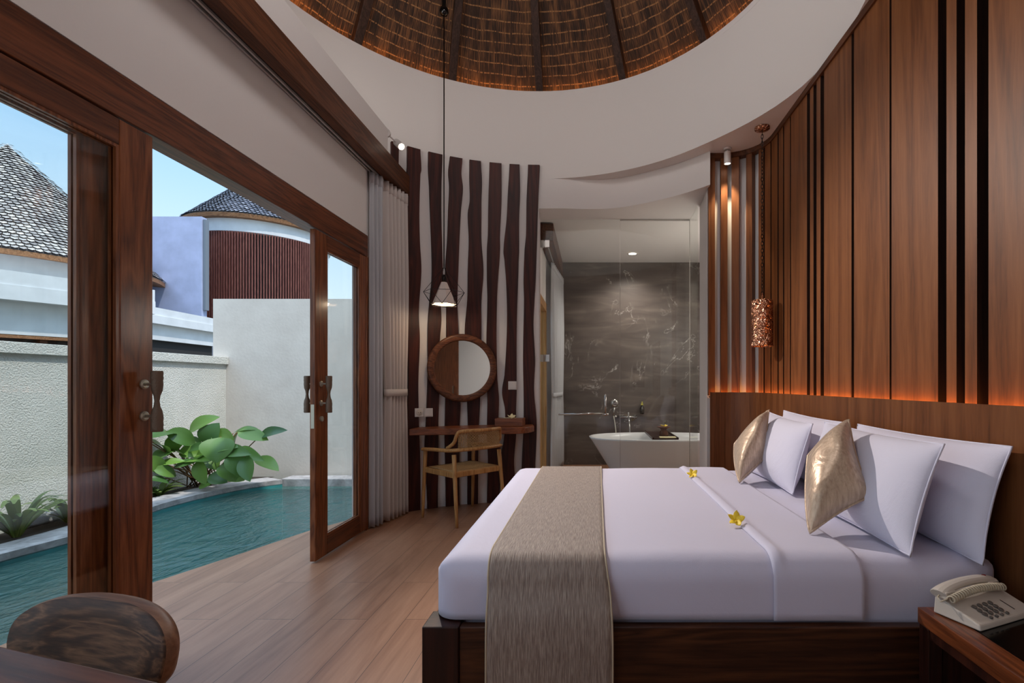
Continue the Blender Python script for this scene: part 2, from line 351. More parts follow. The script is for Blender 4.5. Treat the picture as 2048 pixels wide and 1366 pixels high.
# ------------------------------------------------------------------ room geometry
DC=(-.55,3.05); DR=1.965
def circ(th,R): return (DC[0]+R*math.sin(th), DC[1]+R*math.cos(th))   # th from +Y towards +X
def ray_ang(px,R=DR):
    m_=(px-CX)/FPX; a=1+m_*m_; bb=-2*(m_*DC[0]+DC[1]); c=DC[0]**2+DC[1]**2-R*R
    Y=(-bb+math.sqrt(bb*bb-4*a*c))/(2*a); X=m_*Y; return math.atan2(X-DC[0],Y-DC[1]),Y
ZS=3.29; ZR=4.185
def sstep(a,b,x):
    t=max(0,min(1,(x-a)/(b-a))); return t*t*(3-2*t)
# floor (room + curved deck edge) ; pool on the left
edge=[(-2.30,-2.6),(-2.52,-1.0),(-2.64,0.2),(-2.70,1.2),(-2.72,2.0),(-2.70,2.5),(-2.65,2.96),(-2.47,3.49),(-2.30,4.02),(-2.2,4.2),(-2.11,4.4),(-2.05,4.62)]
g=G(); poly=edge+[(-2.05,7.3),(3.0,7.3),(3.0,-2.6)]
g.prism(poly[::-1],-.14,0); struct(g,'floor',M['floor'])
# drum wall + slat wall
TL=math.radians(-62); T0=ray_ang(1078)[0]
g=G()
TM=math.radians(-46)
g.grid(lambda u,v:(*circ(TM+(T0-TM)*u,DR), ZR*v),40,1,flip=False)
g.grid(lambda u,v:(*circ(TM+(T0-TM)*u,DR+.12), ZR*v),40,1,flip=True)
g.grid(lambda u,v:(*circ(TL+(TM-TL)*u,DR), 2.99+(ZR-2.99)*v),12,1,flip=False)
g.grid(lambda u,v:(*circ(TL+(TM-TL)*u,DR+.12), 2.99+(ZR-2.99)*v),12,1,flip=True)
struct(g,'wall_back',M['white'],smooth=True)
def dlow(th):
    d=math.degrees(th)%360
    return DR+.11*sstep(48,85,d)*(1-sstep(110,150,d)) if d<180 else DR
g=G()
g.grid(lambda u,v:(lambda th,r:(DC[0]+r*math.sin(th),DC[1]+r*math.cos(th), ZS+(ZR-.02-ZS)*v))(T0+(2*PI+TL-T0)*u, dlow(T0+(2*PI+TL-T0)*u)*(1-v)+DR*v),120,3)
struct(g,'wall_drum',M['white'],smooth=True)
# ledge ring above the drum, carries the cove light
g=G(); g.grid(lambda u,v:(*circ(2*PI*u,DR-.0+.16*v), ZR-.05),96,1,wrapu=True)
g.grid(lambda u,v:(*circ(2*PI*u,DR+.001), ZR-.05+.05*v),96,1,wrapu=True); struct(g,'trim_1',M['white'],smooth=True)
# lower curved wall over the bathroom opening
def rl(th): return DR+.145*sstep(ray_ang(1100)[0],ray_ang(1235)[0],th)
T1=math.radians(49.8)
g=G()
g.grid(lambda u,v:(*circ(T0+(T1-T0)*u, rl(T0+(T1-T0)*u)), 2.987+(ZS-2.987)*v),40,1)
struct(g,'wall_arch',M['white'],smooth=True)
# flat lintel soffit and bathroom ceiling
g=G()
pts=[circ(T0+(T1-T0)*i/30, rl(T0+(T1-T0)*i/30)) for i in range(31)]
poly=pts+[(1.07,4.56),(1.8,4.56),(1.8,7.4),(-.72,7.4),(-.72,pts[0][1])]
g.prism(poly,2.987,3.0); struct(g,'ceiling_bathroom',M['white'])
# bedroom soffit with circular hole
g=G()
n=96; out=[]; inn=[]
def rectpt(th):
    x0,x1,y0,y1=-2.75,1.75,-2.4,5.25; dx,dy=math.sin(th),math.cos(th)
    t=min([(x1-DC[0])/dx if dx>1e-6 else 9e9,(x0-DC[0])/dx if dx<-1e-6 else 9e9,(y1-DC[1])/dy if dy>1e-6 else 9e9,(y0-DC[1])/dy if dy<-1e-6 else 9e9])
    return (DC[0]+dx*t,DC[1]+dy*t)
for k in range(n):
    th=2*PI*k/n; r=dlow(th); out.append(rectpt(th)); inn.append((DC[0]+r*math.sin(th),DC[1]+r*math.cos(th)))
vs=[(x,y,ZS) for x,y in inn]+[(x,y,ZS) for x,y in out]
g.add(vs,[(i,(i+1)%n,n+(i+1)%n,n+i) for i in range(n)])
# corner caps of the soffit
for cx,cy in ((-2.75,-2.4),(1.75,-2.4),(1.75,5.25),(-2.75,5.25)):
    near=sorted(range(n),key=lambda k:(out[k][0]-cx)**2+(out[k][1]-cy)**2)[:2]
    a,b_=near; g.add([(*out[a],ZS),(*out[b_],ZS),(cx,cy,ZS)],[(0,1,2)])
struct(g,'ceiling',M['white'])
# roof deck over the rear part so no sky falls in
g=G(); g.box(-2.75,1.75,-2.4,DC[1]-DR-.35,ZS+.03,ZS+.15); struct(g,'roof',M['white'])

# woven reed cone ceiling
APZ=6.78; KS=DR/(APZ-ZR)
def rc(z): return (APZ-z)*KS+.09
dome=thing('woven_reed_ceiling','conical dark woven reed ceiling with wooden rafters above the white drum','ceiling',(DC[0],DC[1],ZR-.05))
slant=math.hypot(APZ-ZR+.05, rc(ZR-.05))
g=G()
g.grid(lambda u,v:(*circ(2*PI*u, rc(ZR-.05)*(1-v)+.02*v), (ZR-.05)*(1-v)+(APZ+.1)*v),144,24,uv=lambda u,v:(u*12.5*(1-.0*v),v*slant))
g.build('reed_matting',M['reed'],dome,smooth=True)
rang=[math.radians(-50+25.2*k) for k in range(14)]
for a in rang:
    g=G(); p0=circ(a,rc(ZR+.0)-.035); p1=(DC[0]+.06*math.sin(a),DC[1]+.06*math.cos(a))
    g.bar((*p0,ZR-.0),(*p1,APZ),.075,.085,up=(0,0,1)); g.build('rafter',M['rafter'],dome,bevel=.006)
g=G(); g.tube([(*circ(2*PI*k/96,DR+.05),ZR-.025) for k in range(96)],.008,6,closed=True)
solo(g,'cove_light_strip',M['led'],'warm glowing light strip hidden along the rim under the reed ceiling','light strip',loc=(DC[0],DC[1],ZR-.04))

# bulkhead, door wall
g=G(); g.box(-2.75,-1.722,-2.4,4.14,2.99,3.345); struct(g,'wall_bulkhead',M['white'])
XW=-1.85
g=G(); g.box(-1.97,XW,-2.4,4.66,2.41,3.0); g.box(-1.97,XW,4.03,4.66,0,2.41); struct(g,'wall_left',M['white'])
g=G(); g.box(-2.10,-1.98,4.36,4.75,-.05,3.0); struct(g,'wall_pier',M['white_ext'])
g=G(); g.box(-1.786,-1.708,-2.4,4.60,2.955,3.144); struct(g,'trim_2',M['beam'],bevel=.004)          # curtain beam
g=G(); g.box(-1.95,-1.84,-2.4,4.035,2.24,2.41); struct(g,'trim_3',M['teak_y'],bevel=.004)           # door head
g=G(); g.box(-1.848,-1.838,-2.4,4.03,2.411,2.418); struct(g,'trim_4',M['white'])
g=G(); g.box(-1.95,-1.84,4.005,4.045,0,2.24); struct(g,'trim_5',M['teak'],bevel=.004)
tr=thing('curtain_track','double aluminium curtain track under the brown beam above the doors','curtain track',(-1.81,1.0,2.94))
for x in (-1.83,-1.80):
    g=G(); g.box(x-.006,x+.006,-2.3,4.45,2.945,2.958); g.build('rail',M['track'],tr)
g=G(); g.box(-1.848,-1.79,-2.3,4.45,2.96,2.99); g.build('mounting_board',M['dark'],tr)

# ------------------------------------------------------------------ doors
def door(n, x0, x1, y0, y1, free, handles=True, bolt=2.017, lock=False):
    t=thing('door_%d'%n,None,None,((x0+x1)/2,y0,0)); t['kind']='structure'
    sw=.145
    g=G(); g.box(x0,x1,y0,y0+(sw if free<0 else .10),.012,2.232)
    g.build('door_stile',M['teak'],t,bevel=.004)
    g=G(); g.box(x0,x1,y1-(sw if free>0 else .10),y1,.012,2.232); g.build('door_stile',M['teak'],t,bevel=.004)
    ya=y0+(sw if free<0 else .10); yb=y1-(sw if free>0 else .10)
    g=G(); g.box(x0,x1,ya,yb,2.13,2.232); g.build('door_rail',M['teak_y'],t,bevel=.004)
    g=G(); g.box(x0,x1,ya,yb,.012,.145); g.build('door_rail',M['teak_y'],t,bevel=.004)
    xm=(x0+x1)/2
    g=G(); g.box(xm-.003,xm+.003,ya,yb,.145,2.13); g.build('door_glass',M['glass'],t)
    g=G()
    for s in (-1,1):
        xa=xm+s*.004; xb=xm+s*.016; xa,xb=min(xa,xb),max(xa,xb)
        g.box(xa,xb,ya,ya+.012,.145,2.13); g.box(xa,xb,yb-.012,yb,.145,2.13); g.box(xa,xb,ya+.012,yb-.012,2.118,2.13); g.box(xa,xb,ya+.012,yb-.012,.145,.157)
    g.build('glazing_bead',M['teak'],t)
    if handles:
        for s in ((1,-1) if lock else (1,)):
            xf = x1 if s>0 else x0
            xb = xf+s*.055
            h=G(); prof=[(0,1.002),(.019,1.002),(.021,1.008),(.020,1.02),(.0212,1.03),(.020,1.04),(.021,1.06),(.018,1.085),(.011,1.105),(.0085,1.128),(.011,1.15),(.018,1.17),(.0205,1.195),(.0195,1.212),(.021,1.222),(.020,1.232),(.021,1.244),(.019,1.252),(0,1.252)]
            h.lathe(prof,(xb,bolt,0),16); hd=h.build('door_handle',M['bronze'],t,smooth=True)
            for z in (1.198,1.132-.0):
                zz = 1.197 if z>1.15 else 1.066
                k=G(); k.tube([(xf,bolt,zz),(xb,bolt,zz)],.006,10); 
                k.tube([(xf,bolt,zz),(xf+s*.006,bolt,zz),(xf+s*.010,bolt,zz)],[.02,.02,.014],18)
                k.build('handle_mount',M['steel'],hd,smooth=False)
        if lock:
            k=G(); k.tube([(x1,bolt,.96),(x1+.012,bolt,.96)],.018,18); k.box(x1+.012,x1+.016,bolt-.004,bolt+.004,.945,.975); k.build('lock_knob',M['steel'],t)
            k=G(); k.box(x0+.008,x1-.008,y0-.002,y0+.002,.90,1.06); k.build('lock_plate',M['steel'],t)
    return t
door(1,-1.88,-1.842,1.30,2.06,1,bolt=2.017)
door(2,-1.88,-1.842,3.27,4.00,-1,bolt=3.335,lock=True)
door(3,-1.935,-1.895,1.21,1.965,1,handles=False)
for n_,(a,b_) in enumerate(((.53,1.28),(-.24,.51),(-1.0,-.26))): door(4+n_,-1.88,-1.842,a,b_,1,handles=False)

# ------------------------------------------------------------------ live-edge planks on the back wall
PL={
 'z':(285,[(290,783,798),(400,784,797),(600,783,799),(900,784,798)]),
 'a':(300,[(300,815,841),(335,815,843),(345,814,841),(420,812,839),(480,813,840),(540,814,843),(620,815,838),(680,815,840),(760,817,837),(840,815,838),(940,815,841),(1020,815,843)]),
 'b':(310,[(310,857,885),(340,857,884),(372,859,883),(430,861,883),(510,864,885),(560,864,886),(600,860,882),(640,857,883),(680,856,880),(750,856,880),(840,853,877),(900,850,877),(1000,855,876)]),
 'c':(319,[(319,900,925),(345,897,923),(375,899,926),(420,897,922),(480,895,919),(540,891,917),(600,893,915),(660,893,917),(740,892,919),(810,891,921),(870,890,919),(1000,892,919)]),
 'd':(324,[(324,939,962),(360,939,964),(400,940,963),(428,936,963),(480,938,963),(540,936,967),(600,935,963),(660,930,963),(740,932,962),(810,935,960),(870,936,957),(1000,935,956)]),
 'e':(329,[(329,979,1003),(400,977,1003),(470,976,1000),(500,974,1000),(560,974,996),(600,975,994),(680,973,993),(760,974,995),(800,975,998),(860,974,996),(920,976,1002),(1000,974,999)]),
 'f':(331,[(331,1019,1039),(380,1016,1040),(440,1013,1038),(500,1007,1038),(520,1009,1037),(560,1012,1036),(620,1014,1034),(680,1013,1033),(750,1009,1033),(785,1004,1033),(820,1010,1032),(870,1009,1032),(930,999,1028),(1000,1005,1035)]),
 'g':(333,[(333,1056,1079),(400,1053,1076),(470,1052,1074),(500,1049,1073),(560,1047,1071),(600,1048,1069),(650,1047,1067),(720,1046,1070),(780,1047,1068),(850,1047,1073),(940,1043,1070),(1000,1046,1072)])}
PLN={'z':'dark live-edge plank mostly hidden behind the brown curtain beam','a':'dark live-edge plank right beside the taupe drape and beam end','b':'dark live-edge plank behind the left side of the mirror and wire pendant',
 'c':'dark live-edge plank rising behind the mirror, right of the pendant cord','d':'dark live-edge plank behind the right half of the round mirror, knotted at upper left','e':'dark live-edge plank just clear of the mirror on its right',
 'f':'dark live-edge plank carrying the small wall switch','g':'dark live-edge plank at the glass door, last of the row'}
for key,(yt,rows) in PL.items():
    g=G(); rs=[]
    for (y,xl,xr) in rows:
        al,Yl=ray_ang(xl,DR-.03); ar,Yr=ray_ang(xr,DR-.03); Ym=(Yl+Yr)/2
        z=H+(CY-y)*Ym/FPX; rs.append((z,al,ar))
    ztop=3.42 if key!='z' else 3.42
    rs[0]=(ztop,rs[0][1],rs[0][2]); rs=[r for i,r in enumerate(rs) if i==0 or (.02<r[0]<ztop-.02)]
    rs.append((0.001,rs[-1][1],rs[-1][2])); 
    # resample smoothly
    fine=[]
    for i in range(len(rs)-1):
        p0=rs[max(i-1,0)]; p1=rs[i]; p2=rs[i+1]; p3=rs[min(i+2,len(rs)-1)]
        for k in range(6):
            t=k/6
            def cr(j): 
                return .5*((2*p1[j])+(-p0[j]+p2[j])*t+(2*p0[j]-5*p1[j]+4*p2[j]-p3[j])*t*t+(-p0[j]+3*p1[j]-3*p2[j]+p3[j])*t**3)
            z=p1[0]+(p2[0]-p1[0])*t; fine.append((z,cr(1),cr(2)))
    fine.append(rs[-1])
    for (z,al,ar) in fine:
        e=.0025/DR
        for (a,R) in ((al,DR-.001),(al,DR-.028),(al+e,DR-.032),((al+ar)/2,DR-.032),(ar-e,DR-.032),(ar,DR-.028),(ar,DR-.001)):
            g.v.append(Vector((*circ(a,R),z)))
    m_=len(fine)
    for i in range(m_-1):
        for k in range(7):
            a=i*7+k; b_=i*7+(k+1)%7; g.f.append((b_,a,a+7,b_+7))
    g.f.append(tuple(range(7))); g.f.append(tuple((m_-1)*7+k for k in reversed(range(7))))
    am=(fine[0][1]+fine[0][2])/2
    solo(g,'live_edge_plank',M['slab'],PLN[key],'plank',loc=(*circ(am,DR-.02),0),group='live-edge planks standing on the curved white wall')

# ------------------------------------------------------------------ right wall, panelling
CCX,CCY,CR=1.17,4.11,.35; YEND=1.35
L1=CCX-1.06; L2=CR*PI/2; L3=CCY-YEND
def path(s,off=0):
    if s<L1: return (1.06+s,CCY+CR-off)
    if s<L1+L2:
        a=(s-L1)/CR; return (CCX+(CR-off)*math.sin(a), CCY+(CR-off)*math.cos(a))
    return (CCX+CR-off, CCY-(s-L1-L2))
SM=[(lambda p:(CX+p[0]*FPX/p[1]))(path(i/2000*(L1+L2+L3))) for i in range(2001)]
def s_of(px):
    for i in range(2000):
        if SM[i]<=px<=SM[i+1]: return (i+(px-SM[i])/(SM[i+1]-SM[i]))/2000*(L1+L2+L3)
    return L1+L2+L3 if px>SM[-1] else 0
def ribbon(g,s0,s1,o0,o1,z0,z1,n=None):
    n=n or max(1,int((s1-s0)/.04)) if s0<L1+L2 else 1
    ss=[s0+(s1-s0)*i/n for i in range(n+1)]
    poly=[path(s,o0) for s in ss]+[path(s,o1) for s in reversed(ss)]
    g.prism(poly,z0,z1)
ZH=1.122
pw=thing('wall_panelling','tall walnut panelling of wide boards and narrow slats above the headboard','wall panelling',(1.55,3.0,0))
strips=[(1417,1430),(1442,1455),(1463,1478),(1492,1504),(1517,1527),(1529.5,1541),(1543,1555),(1557.5,1566),(1568.5,1580),(1582,1614),(1620,1627),(1633,1641),(1648,1703),(1708,1779),(1783,1876),(1893,1913),(1930,1954),(1977,2400)]
for a,b_ in strips:
    g=G(); s0,s1=s_of(a),s_of(b_)
    ribbon(g,s0,s1,0,-.040 if s1<L1+L2*.4 else -.058,ZH-.03,ZS-.045); ob=g.build('board' if b_-a>28 else 'slat',M['panel'],pw)
    ob.data.materials.append(M['gap_shade'])
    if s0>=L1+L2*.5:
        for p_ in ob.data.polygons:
            if p_.normal.y<-.8 or p_.normal.y>.8: p_.material_index=1  # gap shade painted on the side faces
g=G(); ribbon(g,0,L1+L2+L3,.012,-.058,ZS-.045,ZS-.002,n=60); g.build('top_moulding',M['beam'],pw)
g=G(); ribbon(g,s_of(1517),L1+L2+L3,-.0585,-.066,.0,ZS-.045,n=60); g.build('backing_board',M['bedpost'],pw)  # dark colour deepens the painted shade in the gaps
hb=thing('headboard','walnut headboard panel with a lit ledge running behind the bed','headboard',(1.48,3.0,0))
g=G(); ribbon(g,0,L1+L2+L3,.06,.045,0,ZH,n=70); g.build('front_panel',M['panel_h'],hb)
g=G(); ribbon(g,0,L1+L2+L3,.045,.0,ZH-.05,ZH-.035,n=70); g.build('ledge',M['panel_h'],hb)
g=G(); g.tube([(*path((L1+L2+L3)*i/120,.022),ZH-.030) for i in range(1,120)],.004,6)
solo(g,'ledge_light_strip',M['led2'],'amber glowing light strip along the headboard ledge','light strip',loc=(1.48,3,ZH-.03))
g=G()
g.prism([(1.06,4.53),(1.75,4.53),(1.75,4.97),(1.09,4.97)],0,ZS); struct(g,'wall_partition',M['white'])
g=G(); g.prism([path((L1+L2+L3)*i/60,-.067) for i in range(61)]+[(1.75,YEND),(1.75,4.53),(1.06,4.53)],0,ZS); g.box(1.52,1.75,-2.4,YEND,0,ZS); struct(g,'wall_right',M['white'])
# rear of the room (seen only in mirror / other angles): plain wall
g=G(); g.box(-1.97,1.75,-2.5,-2.4,0,ZS); struct(g,'wall_front',M['white'])
t=thing('picture_frame','small dark framed picture seen in the round mirror','picture',(1.25,-2.39,1.35))
g=G()
for a in ((1.10,1.13,1.1,1.6),(1.37,1.40,1.1,1.6),(1.13,1.37,1.57,1.6),(1.13,1.37,1.1,1.13)): g.box(a[0],a[1],-2.4,-2.375,a[2],a[3])
g.build('frame',M['blackm'],t); g=G(); g.box(1.13,1.37,-2.395,-2.385,1.13,1.57); g.build('canvas',plain('blue_grey_print',(70,84,96),.7,var=.4),t)
d7=thing('door_7',None,None,(1.5,-.9,0)); d7['kind']='structure'
g=G(); g.box(1.50,1.52,-1.45,-.25,0,2.15); g.build('door_leaf',M['teak'],d7)
g=G(); g.lathe([(0,.95),(.02,.95),(.012,1.05),(.02,1.15),(0,1.15)],(1.47,-.4,0),12); g.build('door_handle',M['bronze'],d7,smooth=True)

# ------------------------------------------------------------------ bathroom
g=G(); g.box(-.7,1.8,7.25,7.4,0,2.987); struct(g,'wall_marble',M['marble'])
g=G(); g.box(1.75,1.9,4.97,7.25,0,2.987); struct(g,'wall_bath_right',M['white'])
g=G(); g.box(-.72,-.58,5.0,5.42,0,2.987); g.box(-.72,-.58,6.2,7.25,0,2.987); g.box(-.72,-.58,5.42,6.2,2.2,2.987); struct(g,'wall_bath_left',M['white'])
w=thing('window_2',None,None,(-.6,5.8,0)); w['kind']='structure'
g=G()
g.box(-.64,-.572,5.42,5.49,0,2.2); g.box(-.64,-.572,6.13,6.2,0,2.2); g.box(-.64,-.572,5.49,6.13,2.1,2.2); g.box(-.64,-.572,5.49,6.13,0,.1); g.build('window_frame',M['oak'],w)
g=G(); g.box(-.612,-.606,5.49,6.13,.1,2.1); g.build('window_glass',M['glass'],w)
GY=5.35
w=thing('shower_screen','frameless clear glass screen of two panes closing the bathroom corner','glass screen',(.8,GY,0))
g=G(); g.box(.306,1.062,GY-.005,GY+.005,0,2.985); g.build('glass_pane',M['sglass'],w)
g=G(); g.box(1.064,1.074,4.975,GY+.005,0,2.985); g.build('glass_pane',M['sglass'],w)
g=G(); g.box(1.061,1.067,GY-.006,GY+.006,0,2.985); g.box(.304,.3065,GY-.006,GY+.006,0,2.985); g.box(.306,1.062,GY-.006,GY+.006,2.975,2.985); g.build('edge_seal',M['chrome'],w)
w=thing('glass_door','frameless glass bathroom door with chrome hinges and an angled chrome pull','door',(-.1,GY,0))
g=G(); g.box(-.54,.300,GY-.005,GY+.005,.01,2.985); g.build('door_pane',M['sglass'],w)
for z in (2.72,1.475,.2):
    g=G(); g.box(-.578,-.522,GY-.014,GY+.014,z-.04,z+.04); g.box(-.518,-.462,GY-.014,GY+.014,z-.04,z+.04); g.tube([(-.52,GY,z-.03),(-.52,GY,z+.03)],.008,8); g.build('hinge',M['chrome'],w,bevel=.003)
g=G(); 
def L_(pts,r): g.tube(pts,r,10)
L_([PX(1118,829,GY-.06),PX(1208,827,GY-.06)],.009); L_([PX(1211,829,GY-.06),PX(1211,790,GY-.06)],.011); L_([PX(1118,829,GY-.06),PX(1118,829,GY)],.009); L_([PX(1211,790,GY-.06),PX(1211,790,GY)],.009); L_([PX(1205,829,GY-.06),PX(1217,829,GY-.06)],.013)
g.build('pull_bar',M['chrome'],w,smooth=True)
g=G(); g.box(-.6,-.578,GY-.06,GY+.06,0,2.987); struct(g,'trim_6',M['white'])
# tub
def tub():
    t=thing('bathtub','freestanding white oval bathtub in front of the dark marble wall','bathtub',(.86,6.38,0))
    cx,cy=.86,6.38; a,b=.90,.48; zr=.515
    prof=[(0.0,.0,.62),(.02,.0,.66),(.15,.0,.74),(.35,.0,.88),(.47,.0,.965),(zr,.0,1.0),(zr+.004,.0,.985),(zr-.005,.0,.965),(.40,.0,.90),(.2,.0,.74),(.11,.0,.60),(.09,.0,.3),(.09,.0,.001)]
    g=G()
    def f(u,v):
        k=v*(len(prof)-1); i=min(int(k),len(prof)-2); fr=k-i; z=prof[i][0]*(1-fr)+prof[i+1][0]*fr; s=prof[i][2]*(1-fr)+prof[i+1][2]*fr
        th=2*PI*u; c,s_=math.cos(th),math.sin(th); e=.86
        return (cx+a*s*math.copysign(abs(c)**e,c), cy+b*(s*.9+.1)*math.copysign(abs(s_)**e,s_)*(1 if s>.01 else 0), z)
    g.grid(f,56,24,wrapu=True); g.build('basin',M['cer'],t,smooth=True)
    g=G(); g.lathe([(0,.094),(.03,.094),(.032,.09),(0,.088)],(.86,6.38,0),16); g.build('drain',M['chrome'],t)
tub()
# shower set
YB=7.25
t=thing('hand_shower','chrome hand shower with hose on a wall bracket over the tub','shower',PX(1229,830,YB))
p=PX(1229,806,7.16); g=G(); Mx=Matrix.Rotation(PI/2,4,'X')
g.lathe([(0,-.035),(.035,-.035),(.055,-.02),(.06,0),(.058,.02),(.03,.026),(0,.026)],p,22,M=Mx); g.tube([p+Vector((0,.0,-.04)),PX(1227,832,7.17)],[.018,.014],10); g.build('shower_head',M['chrome'],t,smooth=True)
g=G(); g.tube([PX(1229,833,7.17),PX(1236,833,YB)],.022,12); g.build('bracket',M['chrome'],t,smooth=True)
g=G(); a=PX(1227,832,7.15); b_=PX(1232,884,6.98); g.tube([a.lerp(b_,k/12)+Vector((math.sin(k/12*PI)*.012,0,0)) for k in range(13)],.009,8); g.build('hose',M['steel'],t,smooth=True)
t=thing('tub_mixer','chrome wall mixer tap with a straight spout pipe above the tub','tap',PX(1258,834,YB))
g=G(); g.tube([PX(1242,834,7.18),PX(1272,834,7.18)],.022,14); g.tube([PX(1244,834,7.18),PX(1244,834,YB)],.03,12); g.tube([PX(1270,834,7.18),PX(1270,834,YB)],.03,12); g.build('mixer_body',M['chrome'],t,smooth=True)
g=G(); g.bar(PX(1257,834,7.16),PX(1257,824,7.14),.02,.02); g.build('lever',M['chrome'],t,bevel=.003)
g=G(); g.tube([PX(1258,836,7.16),PX(1259,850,7.14),PX(1261,884,7.0)],.011,10); g.build('spout_hose',M['chrome'],t,smooth=True)
t=thing('soap_dispenser','dark soap bottle with yellow pump in a wall bracket above the tub','soap dispenser',PX(1284,828,7.2))
p=PX(1284,828,7.19); g=G(); g.lathe([(0,0),(.03,0),(.034,.02),(.034,.09),(.014,.115),(.014,.13),(0,.13)],p,16); bot=g.build('bottle',plain('brown_bottle',(28,20,16),.2),t,smooth=True)
g=G(); g.lathe([(0,.13),(.017,.13),(.017,.15),(.008,.155),(.008,.18),(0,.18)],p,12); g.bar(p+Vector((0,0,.175)),p+Vector((0,-.05,.175)),.012,.01); g.build('pump',plain('yellow_pump',(214,206,96),.4),bot)
g=G(); g.tube([p+Vector((.037*math.cos(a),.037*math.sin(a),.03)) for a in [k*2*PI/20 for k in range(20)]],.003,6,closed=True); g.bar(p+Vector((0,.037,.03)),p+Vector((0,.06,.03)),.03,.02); g.build('bracket',M['blackm'],t)
t=thing('bath_tray','dark wooden tray resting across the bathtub rim','tray',(.72,6.38,.52))
g=G(); 
x0,x1=PX(1296,866,6.38).x,PX(1345,866,6.38).x
for i in range(4):
    ya=5.92+i*.225; g.box(x0,x1,ya,ya+.215,.522,.534)
g.box(x0,x0+.02,5.92,6.81,.534,.548); g.box(x1-.02,x1,5.92,6.81,.534,.548); g.build('board',M['bedpost'],t)
cxb=(x0+x1)/2+.02
t=thing('wooden_goblet','small turned wooden bowl on a foot standing on the bath tray','bowl',(cxb,6.2,.534))
g=G(); g.lathe([(0,0),(.055,0),(.06,.02),(.05,.06),(.035,.08),(.05,.10),(.085,.115),(.09,.12),(.08,.122),(.04,.108),(0,.105)],(cxb,6.2,.535),22); g.build('bowl_body',M['ring'],t,smooth=True)
def flower(name,c,r,label,cat,mat,nrm=(0,0,1),group=None,spin=0):
    t=thing(name,label,cat,c,0,group); n=Vector(nrm).normalized(); q=n.to_track_quat('Z','Y').to_matrix().to_4x4()
    for k in range(5):
        g=G(); a=2*PI*k/5+spin
        R=q@Matrix.Rotation(a,4,'Z')
        def f(u,v):
            l=u; wd=.36*math.sin(PI*min(1,u*.92+.08))**.7
            x=(v-.5)*2*wd*r; y=l*r; z=r*(.28*u+.12*u*u-.35*(v-.5)*(1 if u>.1 else 0)*.6)
            return Vector(c)+(R@Vector((x+.12*r*u,y,z+.002)))
        g.grid(f,6,4); g.build('petal',mat,t,smooth=True,solid=.0012)
    return t
flower('frangipani_flower',(cxb-.005,6.15,.66),.045,'yellow frangipani flower resting in the wooden bowl','flower',M['petal'])
g=G(); g.lathe([(0,0),(.035,0),(.04,.03),(.035,.075),(.037,.08),(.03,.08),(.034,.03),(.03,.01),(0,.01)],(cxb+.03,6.24,.655),18)
solo(g,'glass_jar',M['sglass'],'small clear glass jar standing in the wooden bowl','jar',loc=(cxb+.03,6.24,.655),smooth=True)
g=G(); g.box(cxb-.08,cxb+.12,5.97,6.08,.536,.545); solo(g,'folded_card',M['petal2'],'cream card lying on the bath tray beside the bowl','card',loc=(cxb,6.02,.536),bevel=.001)
# downlight
t=thing('ceiling_downlight','small round recessed downlight glowing in the bathroom ceiling','ceiling light',(.557,6.75,2.98))
g=G(); g.lathe([(.055,2.984),(.075,2.984),(.078,2.988)],(.557,6.75,-.003),28); g.build('bezel',M['plastic'],t,smooth=True)
g=G(); g.lathe([(0,2.983),(.055,2.983)],(.557,6.75,0),24); g.build('lens',M['down'],t)
def curtain(name,label,p0,p1,z0,z1,waves,amp,mat,pinch=None,flare=1.0,group=None,tie=None):
    t=thing(name,label,'curtain',((p0[0]+p1[0])/2,(p0[1]+p1[1])/2,z0),0,group)
    a=Vector((p0[0],p0[1],0)); b=Vector((p1[0],p1[1],0)); d=b-a; nrm=Vector((-d.y,d.x,0)).normalized(); mid=(a+b)/2
    ph=[random.uniform(-.5,.5) for _ in range(int(waves)+3)]
    def f(u,v):
        z=z0+(z1-z0)*v; k=1.0
        if pinch:
            dz=z-pinch[0]; k=pinch[1]+(1-pinch[1])*min(1,abs(dz)/(pinch[2] if dz>0 else pinch[2]*.8))**.7
        base=a.lerp(b,u); base=mid+(base-mid)*k
        am=amp*(.55+.45*min(1,(1-v)*3+.2))*(.75+.25*k)
        i=int(u*waves); wv=math.sin(2*PI*u*waves+ph[i]*.6*math.sin(z*1.3))
        ripple=.12*math.sin(2*PI*u*waves*2.1+z)
        p=base+nrm*am*(wv+ripple); bott=.006*math.sin(u*waves*PI*2) if v==0 else 0
        return (p.x,p.y,z+bott)
    g=G(); g.grid(f,int(waves*12),40); cloth=g.build('curtain_cloth',mat,t,smooth=True,solid=.002)
    g=G(); g.grid(lambda u,v:(lambda q:(q[0]+nrm.x*-.004,q[1]+nrm.y*-.004,z1-.09+.09*v))(f(u,1)),int(waves*12),2); g.build('heading_tape',mat,cloth,smooth=True,solid=.004)
    if tie:
        zt=tie; g=G(); kk=pinch[1]
        pts=[]
        for i in range(28):
            th=2*PI*i/28; e=(b-a).length/2*kk+.012
            pts.append(mid+d.normalized()*math.cos(th)*e+nrm*math.sin(th)*(amp+.018)+Vector((0,0,zt)))
        for i,pz in enumerate(pts): 
            for z in (-.03,.03): g.v.append(pz+Vector((0,0,z)))
        for i in range(28):
            j=(i+1)%28; g.f.append((i*2,j*2,j*2+1,i*2+1))
        g.build('tie_back',mat,t,smooth=True,solid=.004)
    return t
curtain('sheer_curtain','white sheer curtain hanging beside the open terrace door',(-1.825,4.03),(-1.77,4.165),.02,2.945,3.4,.020,M['sheer'])
curtain('taupe_curtain','taupe pleated drape tied back beside the dark planks',(-1.785,4.20),(-1.715,4.57),.02,2.945,6.5,.034,M['drape'],pinch=(1.12,.80,.9),tie=1.12)
